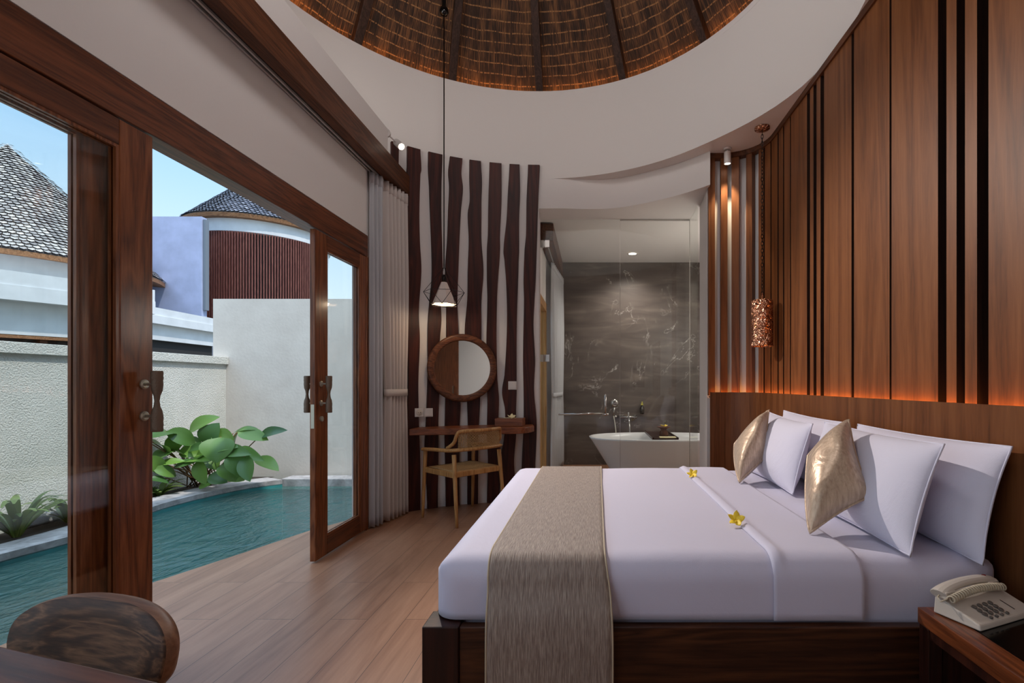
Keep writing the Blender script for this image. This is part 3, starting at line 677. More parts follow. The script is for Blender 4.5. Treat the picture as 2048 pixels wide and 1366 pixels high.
curtain('bathroom_curtain','long white curtain tied back along the bathroom window',(-.50,6.15),(-.43,7.12),.03,2.72,10,.026,M['sheer'],pinch=(1.05,.8,.8),tie=1.05)
g=G(); g.box(-.57,-.43,5.44,7.2,2.78,2.975); solo(g,'bathroom_pelmet',M['beam'],'brown pelmet board above the bathroom curtain','pelmet',loc=(-.5,6.3,2.78),bevel=.003)
g=G(); g.box(-.50,-.49,5.46,7.2,2.74,2.755); solo(g,'bathroom_curtain_rail',M['track'],'thin curtain rail under the bathroom pelmet','curtain rail',loc=(-.5,6.3,2.74))

# ------------------------------------------------------------------ desk wall
dz=.787
front=[]; 
for i in range(13):
    u=i/12; front.append((-1.655+u*.93,4.44+.14*u))
# rounded right end
ea=circ(ray_ang(1066,DR)[0],DR-.034)
for i in range(1,8):
    a=i/8*PI/2; front.append((-.725+.16*math.sin(a), 4.58+.07*(1-math.cos(a))+ .0+.24*(i/8)**2))
back=[circ(math.atan2(ea[0]-DC[0],ea[1]-DC[1])*(1-k/10)+math.atan2(-1.66-DC[0],4.655-DC[1])*(k/10),DR-.034) for k in range(11)]
g=G(); g.prism(front+back,dz-.058,dz)
solo(g,'wall_desk',M['desk'],'curved reddish wooden desk shelf fixed to the plank wall','desk',loc=(-1.2,4.7,dz-.058),bevel=.006)
# mirror
ma=ray_ang(923,DR)[0]; mc=circ(ma,DR-.095); mz=H+(CY-736)*4.78/FPX
nrm=Vector((-math.sin(ma),-math.cos(ma),0)); q=nrm.to_track_quat('Z','Y').to_matrix().to_4x4()
t=thing('round_mirror','round wall mirror in a thick brown wooden ring frame over the desk','mirror',(mc[0],mc[1],mz))
g=G(); g.lathe([(.262,-.02),(.322,-.026),(.332,-.012),(.330,.010),(.316,.018),(.276,.018),(.265,.008),(.262,-.02)],(mc[0],mc[1],mz),72,M=q); g.build('frame',M['ring'],t,smooth=True)
g=G(); g.lathe([(0.0001,.004),(.268,.004)],(mc[0],mc[1],mz),72,M=q); g.build('mirror_pane',M['mirror'],t)
def plate(px,py,label,w=.085,name='wall_socket',round_=True):
    a=ray_ang(px,DR-.034)[0]; c=circ(a,DR-.036); Yd=c[1]; z=H+(CY-py)*Yd/FPX
    nr=Vector((-math.sin(a),-math.cos(a),0)); tg=Vector((math.cos(a),-math.sin(a),0)); c3=Vector((c[0],c[1],z))
    t=thing(name,label,'socket' if round_ else 'switch',c3,group=None)
    def slab(g,cc,w,h,d):
        b=[cc-tg*w/2-Vector((0,0,h/2)),cc+tg*w/2-Vector((0,0,h/2)),cc+tg*w/2+Vector((0,0,h/2)),cc-tg*w/2+Vector((0,0,h/2))]
        g.hexa(b,[p+nr*d for p in b])
    g=G(); slab(g,c3,w,w,.010); g.build('face_plate',M['plastic'],t,bevel=.003)
    if round_:
        qq=nr.to_track_quat('Z','Y').to_matrix().to_4x4(); g=G(); g.lathe([(.030,.0105),(.028,.012),(.0,.0112)],c3,24,M=qq); 
        g.build('socket_face',M['cream'],t,smooth=True)
        g=G(); 
        for s in (-1,1): g.lathe([(0,.0125),(.0035,.0125)],c3+tg*s*.010,8,M=qq)
        g.build('pin_hole',M['black'],t)
    else:
        g=G(); slab(g,c3+nr*.010,w*.8,w*.8,.004); g.build('rocker',M['plastic'],t,bevel=.001)
plate(838,825,'white wall socket over the left end of the desk',.082)
plate(856.5,825,'white blank plate beside the socket over the left end of the desk',.082,'wall_switch',False)
plate(1025,771,'small white light switch between mirror and glass door',.085,'wall_switch',False)
# tissue box
bc=Vector((-.80,4.80,dz)); t=thing('tissue_box','reddish wooden tissue box at the right end of the desk','box',bc,math.radians(-4))
g=G(); g.box(-.135,.135,-.07,.07,.001,.075); g.build('box_body',M['desk'],t,local=True,bevel=.003); g=G(); g.box(-.06,.06,-.018,.018,.076,.079); g.build('slot',M['petal2'],t,local=True)
flower('frangipani_flower',(-.785,4.78,dz+.082),.042,'cream frangipani flower on top of the wooden tissue box','flower',M['petal2'],(0,-.5,1))

# ------------------------------------------------------------------ desk chair
ch=thing('desk_chair','light wooden armchair with woven cane back pulled up to the desk','chair',(-1.155,4.435,0),math.radians(48.7))
def leg(p0,p1,r0,r1,nm='leg'):
    g=G(); p0=Vector(p0); p1=Vector(p1); g.tube([p0.lerp(p1,k/6) for k in range(7)],[r0+(r1-r0)*math.sin(k/6*PI*.5) for k in range(7)],12); return g.build(nm,M['oak'],ch,smooth=True,local=True)
leg((-.25,-.265,.001),(-.235,-.20,.60),.012,.019); leg((.25,-.265,.001),(.235,-.20,.60),.012,.019)
leg((-.265,.25,.001),(-.255,.22,.61),.012,.018); leg((.265,.25,.001),(.255,.22,.61),.012,.018)
# seat frame & cane
def sring(w,d,z): return [(-w,-d,z),(w,-d,z),(w+.0,d,z),(-w,d,z)]
g=G()
g.bar((-.23,-.215,.425),(-.25,.225,.430),.03,.045); g.bar((.23,-.215,.425),(.25,.225,.430),.03,.045); g.bar((-.235,.225,.43),(.235,.225,.43),.03,.045); g.bar((-.225,-.21,.43),(.225,-.21,.43),.03,.045)
g.build('seat_frame',M['oak'],ch,local=True,bevel=.006)
g=G(); g.grid(lambda u,v:((-.225+.45*u),(-.20+.41*v),.452-.014*math.sin(PI*u)*math.sin(PI*v)+.0),12,12); g.build('seat',M['cane'],ch,local=True,smooth=True,solid=.010)
# arm band + crest band (curved)
arm=[(-.262,.245,.612),(-.262,.10,.622),(-.262,-.04,.628),(-.255,-.14,.632),(-.235,-.21,.638),(-.15,-.262,.642),(0,-.285,.644),(.15,-.262,.642),(.235,-.21,.638),(.255,-.14,.632),(.262,-.04,.628),(.262,.10,.622),(.262,.245,.612)]
def smoothpts(p,n=5):
    p=[Vector(a) for a in p]; o=[]
    for i in range(len(p)-1):
        a,b,c,d=p[max(i-1,0)],p[i],p[i+1],p[min(i+2,len(p)-1)]
        for k in range(n):
            t=k/n; o.append(.5*((2*b)+(c-a)*t+(2*a-5*b+4*c-d)*t*t+(3*b-a-3*c+d)*t**3))
    o.append(p[-1]); return o
g=G(); g.tube(smoothpts(arm),[.026]*61,10,flat=.62,up=(0,0,1)); g.build('armrest',M['oak'],ch,local=True,smooth=True)
top=[(-.258,-.13,.65),(-.24,-.205,.70),(-.225,-.225,.765),(-.205,-.248,.795),(-.11,-.292,.80),(0,-.305,.80),(.11,-.292,.80),(.205,-.248,.795),(.225,-.225,.765),(.24,-.205,.70),(.258,-.13,.65)]
g=G(); g.tube(smoothpts(top),.015,10); g.build('back_frame',M['oak'],ch,local=True,smooth=True)
g=G(); nn=34
for k in range(nn):
    u=(k+.5)/nn; a=(u-.5)*2; x=.215*a; y=-.292+.062*a*a
    zt=.792-.01*abs(a)**4
    g.box(x-.0022,x+.0022,y-.0015,y+.0015,.655,zt)
for j in range(11):
    z=.662+j*.0125
    g.tube([(.22*(a/12-1),-.295+.062*(a/12-1)**2,z) for a in range(25)],.0020,4)
for sgn in (1,-1):
    for k in range(-10,30):
        pts=[]
        for j in range(8):
            z=.655+j/7*.138; x=(-.22+k*.022)*1+sgn*0+ (j/7*.138)*sgn
            if sgn<0: x=-(-.22+k*.022)-(j/7*.138)
            if abs(x)<.215: a=x/.215; pts.append((x,-.290+.062*a*a,z))
        if len(pts)>1: g.tube(pts,.0016,3,caps=False)
g.build('cane_back',M['cane'],ch,local=True)

# ------------------------------------------------------------------ pendants
t=thing('wire_pendant','black wire-cage pendant lamp with pale conical shade hanging on a long cord','pendant lamp',PX(888,590,4.4))
cb=PX(888,604,4.4); cx,cy=cb.x,cb.y
ztip=H+(CY-534)*4.4/FPX; zmid=H+(CY-588)*4.4/FPX; zbot=H+(CY-604)*4.4/FPX; rm=.178; rb_=.118
g=G(); g.tube([(cx,cy,ztip),(cx,cy,4.60)],.0055,6); g.build('cord',M['black'],t)
g=G(); g.lathe([(0,4.50),(.03,4.505),(.04,4.53),(.035,4.56),(.012,4.58),(.0,4.58)],(cx,cy,0),16); g.build('ceiling_hook',M['black'],t,smooth=True)
g=G(); g.tube([(cx,cy,4.56),(cx,cy,4.83)],.018,10); g.build('mounting_rod',M['blackm'],t)
g=G(); k6=6
up=[Vector((cx+rm*math.cos(2*PI*k/k6+.15),cy+rm*math.sin(2*PI*k/k6+.15),zmid+.015)) for k in range(k6)]
lo=[Vector((cx+rb_*math.cos(2*PI*(k+.5)/k6+.15),cy+rb_*math.sin(2*PI*(k+.5)/k6+.15),zbot-.03)) for k in range(k6)]
tp=Vector((cx,cy,ztip))
for k in range(k6):
    g.tube([tp,up[k]],.0022,5); g.tube([up[k],up[(k+1)%k6]],.0022,5); g.tube([up[k],lo[k]],.0022,5); g.tube([lo[k],up[(k+1)%k6]],.0022,5); g.tube([lo[k],lo[(k+1)%k6]],.0022,5)
g.build('wire_cage',M['blackm'],t)
g=G(); g.lathe([(.026,H+(CY-565)*4.4/FPX),(.108,zbot-.022)],(cx,cy,0),6); g.build('lamp_shade',M['grout'],t,solid=.002)
g=G(); g.lathe([(0,ztip-.13),(.018,ztip-.14),(.020,ztip-.10),(.012,ztip-.07),(0,ztip-.07)],(cx,cy,0),12); g.build('lamp_holder',M['blackm'],t,smooth=True)
g=G(); g.lathe([(0,zbot+.0),(.022,zbot+.01),(.03,zbot+.035),(.016,zbot+.07),(0,zbot+.08)],(cx,cy,0),14); g.build('bulb',M['bulb'],t,smooth=True)
WIREP=(cx,cy,zbot+.02)
PC=(1.39,4.01)
t=thing('copper_pendant','cylindrical embossed copper pendant lamp hanging on a chain by the bed','pendant lamp',(PC[0],PC[1],1.5))
g=G(); g.lathe([(0,ZS-.002),(.062,ZS-.002),(.060,ZS-.014),(.02,ZS-.026),(0,ZS-.028)],(*PC,0),24); g.build('ceiling_rose',M['copper'],t,smooth=True)
g=G(); zt=1.92; L=ZS-.03-zt; nl=46
for k in range(nl):
    z=zt+L*(k+.5)/nl; a=(PI/2 if k%2 else 0)+.5*math.sin(k*.4); d=Vector((math.cos(a),math.sin(a),0)); c0=Vector((PC[0],PC[1],z))
    g.tube([c0+d*.009*math.cos(2*PI*i/10)+Vector((0,0,.020*math.sin(2*PI*i/10))) for i in range(10)],.0026,5,closed=True)
g.build('chain',M['blackm'],t)
g=G(); g.tube([(*PC,1.875),(*PC,1.93)],.007,8); g.build('stem',M['copper'],t)
g=G(); g.lathe([(.012,1.882),(.07,1.882),(.084,1.874),(.086,1.86),(.086,1.515),(.089,1.505),(.084,1.503),(.082,1.515),(.082,1.86),(.068,1.874),(.012,1.876)],(*PC,0),48); g.build('lamp_shade',M['copper'],t,smooth=True)
g=G(); g.lathe([(0,1.62),(.022,1.63),(.026,1.66),(.014,1.70),(0,1.71)],(*PC,0),14); g.build('bulb',M['bulb'],t,smooth=True)
def spot(name,label,base,body,aim,wall=True):
    t=thing(name,label,'spotlight',base); b=Vector(body); a=(Vector(aim)-b).normalized()
    g=G(); g.tube([Vector(base),b],.007,8); g.build('arm',M['plastic'],t)
    g=G(); 
    if wall: g.tube([Vector(base)+Vector((0,-.004,0)),Vector(base)+Vector((0,.012,0))],.035,20)
    else: g.tube([Vector(base),Vector(base)-Vector((0,0,.018))],.035,20)
    g.build('mounting_plate',M['plastic'],t)
    g=G(); q_=a.to_track_quat('Z','Y').to_matrix().to_4x4(); g.lathe([(0,-.055),(.024,-.055),(.030,-.049),(.031,.05),(.027,.05),(.026,.044)],b,24,M=q_); g.build('lamp_housing',M['plastic'],t,smooth=False)
    g=G(); g.lathe([(0,.0445),(.0265,.0445)],b,24,M=q_); g.build('lens',M['down'],t)
    return b+a*.06,a
s1=PX(1455,316,4.36)
S1=spot('ceiling_spotlight','small white cylinder spotlight on the soffit above the wall slats',(s1.x,s1.y,ZS-.001),(s1.x,s1.y,s1.z),(s1.x+.05,4.55,.9),False)
s2=PX(798,289,4.22)
S2=spot('wall_spotlight','small white cylinder spotlight at the bulkhead end above the curtain beam',(-1.735,4.144,s2.z+.06),s2,(.9,2.3,.7),True)

# ------------------------------------------------------------------ bed
bed=thing('bed','double bed with dark wooden base and white mattress against the headboard','bed',(.43,2.6,0))
YF,YK=1.64,3.58
g=G(); g.box(-.444,1.455,YF,YF+.04,.04,.385); g.build('side_rail',M['bed'],bed,bevel=.004)
g=G(); g.box(-.444,1.455,YK-.04,YK,.04,.385); g.build('side_rail',M['bed'],bed,bevel=.004)
g=G(); g.box(-.556,-.516,YF+.10,YK-.10,.04,.385); g.build('foot_rail',M['bed'],bed,bevel=.004)
for y in (YF-.008,YK-.11): 
    g=G(); g.box(-.566,-.444,y,y+.118,.0,.39); g.build('post',M['bedpost'],bed,bevel=.004)
g=G(); g.box(-.516,1.45,YF+.04,YK-.04,.30,.345); g.build('slat_platform',M['bed'],bed)
def shell(x0,x1,y0,y1,zb,zt,r,nx,ny,roundl=True,roundr=False,dz_=None):
    """rounded drape over a box: returns grid function"""
    def prof(t,a,b,left=True,right=True):
        # t along [-drop .. width+drop] ; returns coord, z
        drop=zt-zb-r; arc=r*PI/2; Lc=(b-a)-2*r
        segs=[]
        if left: segs+= [('d',drop),('al',arc)]
        segs.append(('f',(b-a)-(r if left else 0)-(r if right else 0)))
        if right: segs+=[('ar',arc),('dr',drop)]
        tot=sum(s[1] for s in segs); q=t*tot
        for nme,l in segs:
            if q<=l+1e-9:
                f=q/l
                if nme=='d': return a, f*drop+0, 'd'
                if nme=='al': return a+r-r*math.cos(f*PI/2), drop+r*math.sin(f*PI/2),'a'
                if nme=='f': return (a+(r if left else 0))+f*l, drop+r,'f'
                if nme=='ar': return b-r+r*math.sin(f*PI/2), drop+r*math.cos(f*PI/2),'a'
                return b,(1-f)*drop,'d'
            q-=l
        return b,0,'d'
    return prof
def drape(name,x0,x1,y0,y1,zb,zt,r,mat,parent,left=True,right=False,nx=60,ny=90,bulge=None,solid=0,wrinkle=.0,**k):
    P=shell(x0,x1,y0,y1,zb,zt,r,nx,ny)
    def f(u,v):
        X,zx,kx=P(u,x0,x1,left,right); Y,zy,ky=P(v,y0,y1,True,True)
        hx=zx/(zt-zb); hy=zy/(zt-zb)
        # combine: rounded corner
        if kx!='f' and ky!='f':
            # corner : shrink radius
            th=.5
        z=zb+(zt-zb)*min(1,max(0, min(hx,hy) if (hx<.999 and hy<.999) else min(hx,hy)))
        # keep corner sheet from overlapping: pull in horizontally
        if kx!='f' and ky!='f':
            s=-1 if X<(x0+x1)/2 else 1; t_=-1 if Y<(y0+y1)/2 else 1
            cr=r*1.0; cxx=(x0+cr) if s<0 else (x1-cr); cyy=(y0+cr) if t_<0 else (y1-cr)
            dx=X-cxx; dy=Y-cyy; d=math.hypot(dx,dy)
            if d>cr: X=cxx+dx*cr/d; Y=cyy+dy*cr/d
        if bulge: z+=bulge(X,Y)*min(1,max(0,(z-zb)/(zt-zb)))
        if wrinkle:
            w=wrinkle*(math.sin(X*9+2*math.sin(Y*3))+math.sin(Y*7+X*4))
            if z>zt-.01: z+=w*.5
            else: Y+=w*.6*(-1 if Y<(y0+y1)/2 else 1)*.5
        return (X,Y,z)
    g=G(); g.grid(f,nx,ny); return g.build(name,mat,parent,smooth=True,solid=solid,**k)
drape('mattress',-.525,1.432,1.70,3.50,.346,.590,.075,M['linen'],bed,left=True,right=True,wrinkle=.002)
MATTOP=.592
o=drape('duvet',-.545,.64,1.675,3.53,.395,.602,.085,M['linen'],None,wrinkle=.003,solid=.004)
setp(o,'smooth white duvet covering the foot half of the bed','duvet')
def tb(X,Y):
    t=(X-.62)/(.925-.62); return .012*math.exp(-((X-.645)/.018)**2)+.004*math.sin(PI*t)
o=drape('folded_duvet_edge',.618,.925,1.668,3.535,.395,.606,.085,M['linen'],None,left=False,bulge=tb,wrinkle=.002,solid=.004,nx=24)
setp(o,'turned-down white top sheet band folded back beside the pillows','sheet')
# runner
def runf(u,v):
    x=-.352+.408*u+.012*math.sin(v*9+1)*(.3+u*.7)
    ysf=[(1.612,.03),(1.612,.30),(1.622,.42),(1.655,.50),(1.668,.55),(1.70,.592),(1.76,.611),(1.9,.612),(2.4,.612),(3.0,.612),(3.45,.612),(3.51,.59),(3.545,.53),(3.55,.42),(3.61,.3),(3.612,.05)]
    k=v*(len(ysf)-1); i=min(int(k),len(ysf)-2); p=[ysf[max(i-1,0)],ysf[i],ysf[i+1],ysf[min(i+2,len(ysf)-1)]]; t=k-i
    c=lambda j:.5*((2*p[1][j])+(-p[0][j]+p[2][j])*t+(2*p[0][j]-5*p[1][j]+4*p[2][j]-p[3][j])*t*t+(-p[0][j]+3*p[1][j]-3*p[2][j]+p[3][j])*t**3)
    return (x,c(0),c(1)+.001)
t=thing('bed_runner','brown ribbed bed runner laid across the foot of the bed','bed runner',(-.15,2.6,.03))
g=G(); g.grid(runf,20,120); rcl=g.build('runner_cloth',M['runner'],t,smooth=True,solid=.003)
g=G(); 
for u in (0,1): g.tube([runf(u,k/120) for k in range(121)],.0035,6)
g.build('piping',M['runedge'],rcl,smooth=True)

def pillow(name,c,th,mat,label,cat,group,piping=None,pw_=.07,flop=0,n=26,base=None,par=1.0,pinch=.05):
    A,B,D,E=[Vector(p) for p in c]  # A(0,0) B(1,0) D(1,1) E(0,1)
    nr=((B-A).cross(E-A)).normalized(); ce=(A+B+D+E)/4
    t=thing(name,label,cat,base or ce,0,group)
    def bil(u,v): return (A*(1-u)+B*u)*(1-v)+(E*(1-u)+D*u)*v
    def edge_pinch(u,v):
        # edges curve inwards, corners stay sharp
        du=(u-.5)*2; dv=(v-.5)*2
        pp=pinch if hasattr(pinch,'__len__') else [pinch]*4
        pu=pp[1] if du>0 else pp[3]; pv=pp[2] if dv>0 else pp[0]
        u2=.5+.5*du*(1-pu*(1-dv*dv)); v2=.5+.5*dv*(1-pv*(1-du*du)); return bil(u2,v2)
    def th_(u,v):
        du=abs(u-.5)*2; dv=abs(v-.5)*2
        a=max(0,1-du**2.6)**.62; b=max(0,1-dv**2.6)**.62
        return th/2*a*b*(1+.05*math.sin(7*u+3*v)+.04*math.sin(9*v-5*u))
    g=G()
    for s in (1,-1):
        g.grid(lambda u,v:edge_pinch(.5-.5*math.cos(PI*u),.5-.5*math.cos(PI*v))+nr*s*th_(.5-.5*math.cos(PI*u),.5-.5*math.cos(PI*v)),n,n,flip=(s<0))
    o=g.build('pillow_body',mat,t,smooth=True)
    m_=o.modifiers.new('w','WELD'); m_.merge_threshold=.0008
    g=G(); pts=[]
    for i in range(20): pts.append(edge_pinch(i/20,0))
    for i in range(20): pts.append(edge_pinch(1,i/20))
    for i in range(20): pts.append(edge_pinch(1-i/20,1))
    for i in range(20): pts.append(edge_pinch(0,1-i/20))
    g.tube(pts,.004 if piping is None else .006,6,closed=True); g.build('piping',piping or mat,o,smooth=True)
    return t
GP='white pillows propped against the headboard'
# corners: bottom near, bottom far, top far, top near
pillow('bed_pillow',[(1.325,1.665,.585),(1.315,2.56,.60),(1.40,2.585,.985),(1.425,1.665,.985)],.17,M['pillow'],'large white pillow against the headboard nearest the telephone','pillow',GP)
pillow('bed_pillow',[(1.31,2.66,.60),(1.31,3.50,.60),(1.385,3.545,1.005),(1.39,2.66,.985)],.17,M['pillow'],'white pillow against the headboard at the far side of the bed','pillow',GP)
pillow('bed_pillow',[(1.105,1.705,.60),(1.085,2.50,.605),(1.215,2.56,1.0),(1.245,1.735,.985)],.18,M['pillow'],'white pillow leaning in the near pair, behind the nearer gold cushion','pillow',GP)
pillow('bed_pillow',[(1.075,2.63,.605),(1.08,3.38,.605),(1.215,3.39,1.005),(1.20,2.67,.98)],.18,M['pillow'],'white pillow leaning in the far pair, behind the far gold cushion','pillow',GP)
GC='gold satin cushions'
def pxs(x,y,X): 
    Y=X*FPX/(x-CX); return PX(x,y,Y)
Cn=FL(1620,1066,.618); 
near=[Cn, pxs(1745,991,1.10), pxs(1697,840,1.13), PX(1616,912,2.16)]
pillow('satin_cushion',near,.19,M['gold'],'gold satin cushion leaning on the near white pillow','cushion',GC,piping=M['gold'],pinch=[.07,.13,-.10,-.12])
Cf=FL(1479,965,.618)
far=[Cf, pxs(1537,911,1.085), pxs(1538,820,1.12), PX(1469,888,3.18)]
pillow('satin_cushion',far,.19,M['gold'],'gold satin cushion leaning on the far white pillow','cushion',GC,piping=M['gold'],pinch=[.07,.13,-.10,-.12])
f1=FL(1472,1040,.628); f2=FL(1385,949,.628)
flower('frangipani_flower',f1,.036,'yellow frangipani flower on the sheet fold nearest the gold cushion','flower',M['petal'],(-.2,-.75,.8))
flower('frangipani_flower',f2,.036,'yellow frangipani flower on the sheet fold at the far side of the bed','flower',M['petal'],(-.3,-.7,.8),spin=.5)

# ------------------------------------------------------------------ nightstand + telephone
ns=thing('nightstand','dark-topped rosewood bedside table in front of the pillows','nightstand',(1.26,1.2,0))
g=G(); g.box(1.05,1.12,.95,1.585,.43,.48); g.box(1.12,1.455,1.50,1.585,.43,.48); g.box(1.12,1.455,.95,1.02,.43,.48); g.build('top_frame',M['rose'],ns,bevel=.003)
g=G(); g.box(1.12,1.455,1.02,1.50,.455,.481); g.build('glass_inset',M['black'],ns)
for (x,y) in ((1.052,1.535),(1.40,1.535),(1.052,.955),(1.40,.955)):
    g=G(); g.box(x,x+.045,y,y+.045,0,.43); g.build('leg',M['bedpost'],ns,bevel=.003)
g=G(); g.box(1.065,1.445,.97,1.565,.12,.14); g.build('shelf',M['bedpost'],ns)
g=G(); g.box(1.10,1.445,1.54,1.56,.14,.43); g.box(1.43,1.445,.97,1.54,.14,.43); g.build('panel',M['bedpost'],ns)
g=G(); g.box(1.056,1.066,1.0,1.535,.40,.43); g.build('apron',M['bedpost'],ns)
ph=thing('telephone','cream push-button telephone with coiled cord on the bedside table','telephone',(1.123,1.418,.482),math.radians(22))
W_,D_=.275,.135
def face(v): return .020+.046*v/D_
g=G(); g.hexa([(0,0,0),(W_,0,0),(W_,D_,0),(0,D_,0)],[(.002,.004,.016),(W_-.002,.004,.016),(W_-.002,D_-.004,.058),(.002,D_-.004,.058)]); g.build('phone_base',M['cream'],ph,local=True,bevel=.004)
def zf(v): return .016+.042*v/D_+.0005
# handset
hp=[(-.010,.112,.066),(.01,.114,.074),(.05,.116,.081),(.12,.118,.084),(.19,.117,.081),(.235,.115,.074),(.252,.113,.066)]
g=G(); hs=smoothpts(hp,4); g.tube(hs,[.020+.006*abs(1-2*i/(len(hs)-1))**2 for i in range(len(hs))],12,flat=.62,up=(0,0,1)); g.box(-.008,.04,.090,.128,.056,.078); g.box(.205,.25,.090,.128,.056,.078)
hsd=g.build('handset',M['cream'],ph,local=True,smooth=False,bevel=.002)
g=G(); g.lathe([(0,.004),(.006,.003),(.007,0)],(.222,.118,.088),12); g.build('indicator_lamp',plain('red_lens',(150,40,48),.3),hsd,local=True,smooth=True)
g=G(); pts=[]
for i in range(900):
    s=i/899; a=s*2*PI*23; x=-.008+s*.262; c0=Vector((x,.078+.004*math.sin(s*PI),.058+.012*math.sin(s*PI)+.004)); pts.append(c0+Vector((0,math.cos(a)*.0095,math.sin(a)*.0095)))
g.tube(pts,.0027,6); g.tube([(-.008,.0865,.062),(-.02,.10,.05),(-.018,.11,.06),(-.004,.112,.066)],.0022,6); g.tube([(.254,.0865,.062),(.262,.10,.056),(.25,.11,.064)],.0022,6); g.build('coiled_cord',M['sock'],ph,local=True,smooth=True)
for r in range(4):
    for c_ in range(4):
        x=.070+c_*.026+ (.0 if r<3 else .004); y=.058-r*.0145; s=.0075 if r<3 else .005
        g=G(); z=zf(y)+.0005; Mr=Matrix.Rotation(math.atan(.042/D_),4,'X'); g.lathe([(0,.0045),(s*.8,.0045),(s,.003),(s,0)],(x,y,z),14,M=Mr); g.build('key',M['grey'],ph,local=True,smooth=False)
g=G(); g.hexa([(.200,.020,zf(.020)),(.202,.020,zf(.020)),(.202,.060,zf(.060)),(.200,.060,zf(.060))],[(.200,.020,zf(.020)+.001),(.202,.020,zf(.020)+.001),(.202,.060,zf(.060)+.001),(.200,.060,zf(.060)+.001)]); g.build('card_slot',M['black'],ph,local=True)
M['ph']=None

# ------------------------------------------------------------------ foreground chair + table
yaw=math.radians(-14.5)
fc=thing('dining_chair','dark figured-wood chair with rounded oval backrest at the table corner','chair',(-1.095,1.07,0),yaw)
A_,B_,TH=.235,.088,.034
def sup(t,a,b,e=.78): 
    c,s=math.cos(t),math.sin(t); return (a*math.copysign(abs(c)**e,c), b*math.copysign(abs(s)**e,s))
zc=.628
def bk(x,z,y):   # slight curve and lean
    return (x, y+.03-.55*x*x+ (z-zc)*.18, z)
g=G(); n=64
rings=[(1.0,-TH/2+.006),(.985,-TH/2),(.6,-TH/2),(.25,-TH/2),(.001,-TH/2)]
for k in range(n):
    for s,y in rings:
        x,z=sup(2*PI*k/n,A_*s,B_*s); g.v.append(Vector(bk(x,zc+z,y)))
for k in range(n):
    k2=(k+1)%n
    for j in range(4): g.f.append((k*5+j,k2*5+j,k2*5+j+1,k*5+j+1))
bkr=g.build('backrest',M['burl'],fc,local=True,smooth=True)
g=G(); rings=[(1.0,-TH/2+.006),(1.015,-TH/2+.014),(1.015,TH/2-.01),(.985,TH/2),(.5,TH/2),(.001,TH/2)]
for k in range(n):
    for s,y in rings:
        x,z=sup(2*PI*k/n,A_*s,B_*s); g.v.append(Vector(bk(x,zc+z,y)))
m_=len(rings)
for k in range(n):
    k2=(k+1)%n
    for j in range(m_-1): g.f.append((k*m_+j,k2*m_+j,k2*m_+j+1,k*m_+j+1))
g.build('backrest_rim',M['burl_edge'],bkr,local=True,smooth=True)
g=G(); g.prism([ (x,y-.24) for x,y in [sup(2*PI*k/40,.22,.215) for k in range(40)]],.42,.45); g.build('seat',M['burl'],fc,local=True,bevel=.008)
for sx in (-1,1):
    g=G(); g.tube([(sx*.19,.02,.001),(sx*.17,-.02,.42),(sx*.15,.015,.56)],[.014,.018,.014],12); g.build('leg',M['burl_edge'],fc,local=True,smooth=True)
    g=G(); g.tube([(sx*.19,-.44,.001),(sx*.165,-.38,.42)],[.013,.018],12); g.build('leg',M['burl_edge'],fc,local=True,smooth=True)
tt=thing('dining_table','reddish-brown wooden table filling the near left corner','table',(-1.135,.498,0),math.radians(-15.7))
g=G(); g.box(-.56,.56,-.42,.40,.695,.72); 
M['tabletop']=wood('table_top_wood',(58,30,18),(92,52,34),(118,72,50),'X',.35)
# far edge through (-1.06,.884)-( -.75,.797)
g.build('tabletop',M['tabletop'],tt,local=True,bevel=.004)
for sx in (-.5,.5):
    for sy in (-.37,.35):
        g=G(); g.box(sx-.025,sx+.025,sy-.025,sy+.025,0,.695); g.build('leg',M['bedpost'],tt,local=True,bevel=.003)

# ------------------------------------------------------------------ garden and pool
ZWt=-.09
inner=[(-4.05,-2.6),(-4.12,0.0),(-4.15,1.5),(-4.17,2.6),(-4.16,3.4),(-4.10,3.95),(-4.20,4.5),(-4.29,4.9),(-4.24,5.4),(-4.10,5.85),(-3.86,6.12)]
outer=[(-4.33,-2.6),(-4.38,0.0),(-4.42,1.5),(-4.43,2.6),(-4.43,3.5),(-4.42,4.1),(-4.55,4.7),(-4.62,5.15),(-4.55,5.6),(-4.38,6.02),(-4.15,6.28)]
def cat(p,n=6):
    o=[]
    for i in range(len(p)-1):
        a,b,c,d=p[max(i-1,0)],p[i],p[i+1],p[min(i+2,len(p)-1)]
        for k in range(n):
            t=k/n; o.append(tuple(.5*((2*b[j])+(-a[j]+c[j])*t+(2*a[j]-5*b[j]+4*c[j]-d[j])*t*t+(-a[j]+3*b[j]-3*c[j]+d[j])*t**3) for j in (0,1)))
    o.append(p[-1]); return o
ci,co=cat(inner),cat(outer)
g=G()
for i in range(len(ci)-1):
    q=[ci[i],ci[i+1],co[i+1],co[i]]; g.hexa([(*p,-.06) for p in q],[(*p,0) for p in q])
solo(g,'pool_coping',M['stone'],'curved grey stone coping along the far side of the pool','coping',loc=(-4.3,4.5,-.06))
g=G(); g.box(-3.9,-2.0,6.16,6.4,-.10,.005); solo(g,'pool_ledge',M['stone'],'grey stone ledge at the foot of the tall garden wall','ledge',loc=(-3,6.25,-.1),bevel=.01)
g=G(); 
wp=[(-1.9,-2.6)]+[(-4.2,-2.6)]+[(x-.03,y) for x,y in ci[3:]]+[(-3.86,6.25),(-1.9,6.25)]
g.add([(x,y,ZWt) for x,y in wp],[tuple(reversed(range(len(wp))))])
t=solo(g,'pool_water',M['water'],'teal rippled pool water outside the open doors','water',loc=(-3.2,3,ZWt),kind='structure')
g=G(); 
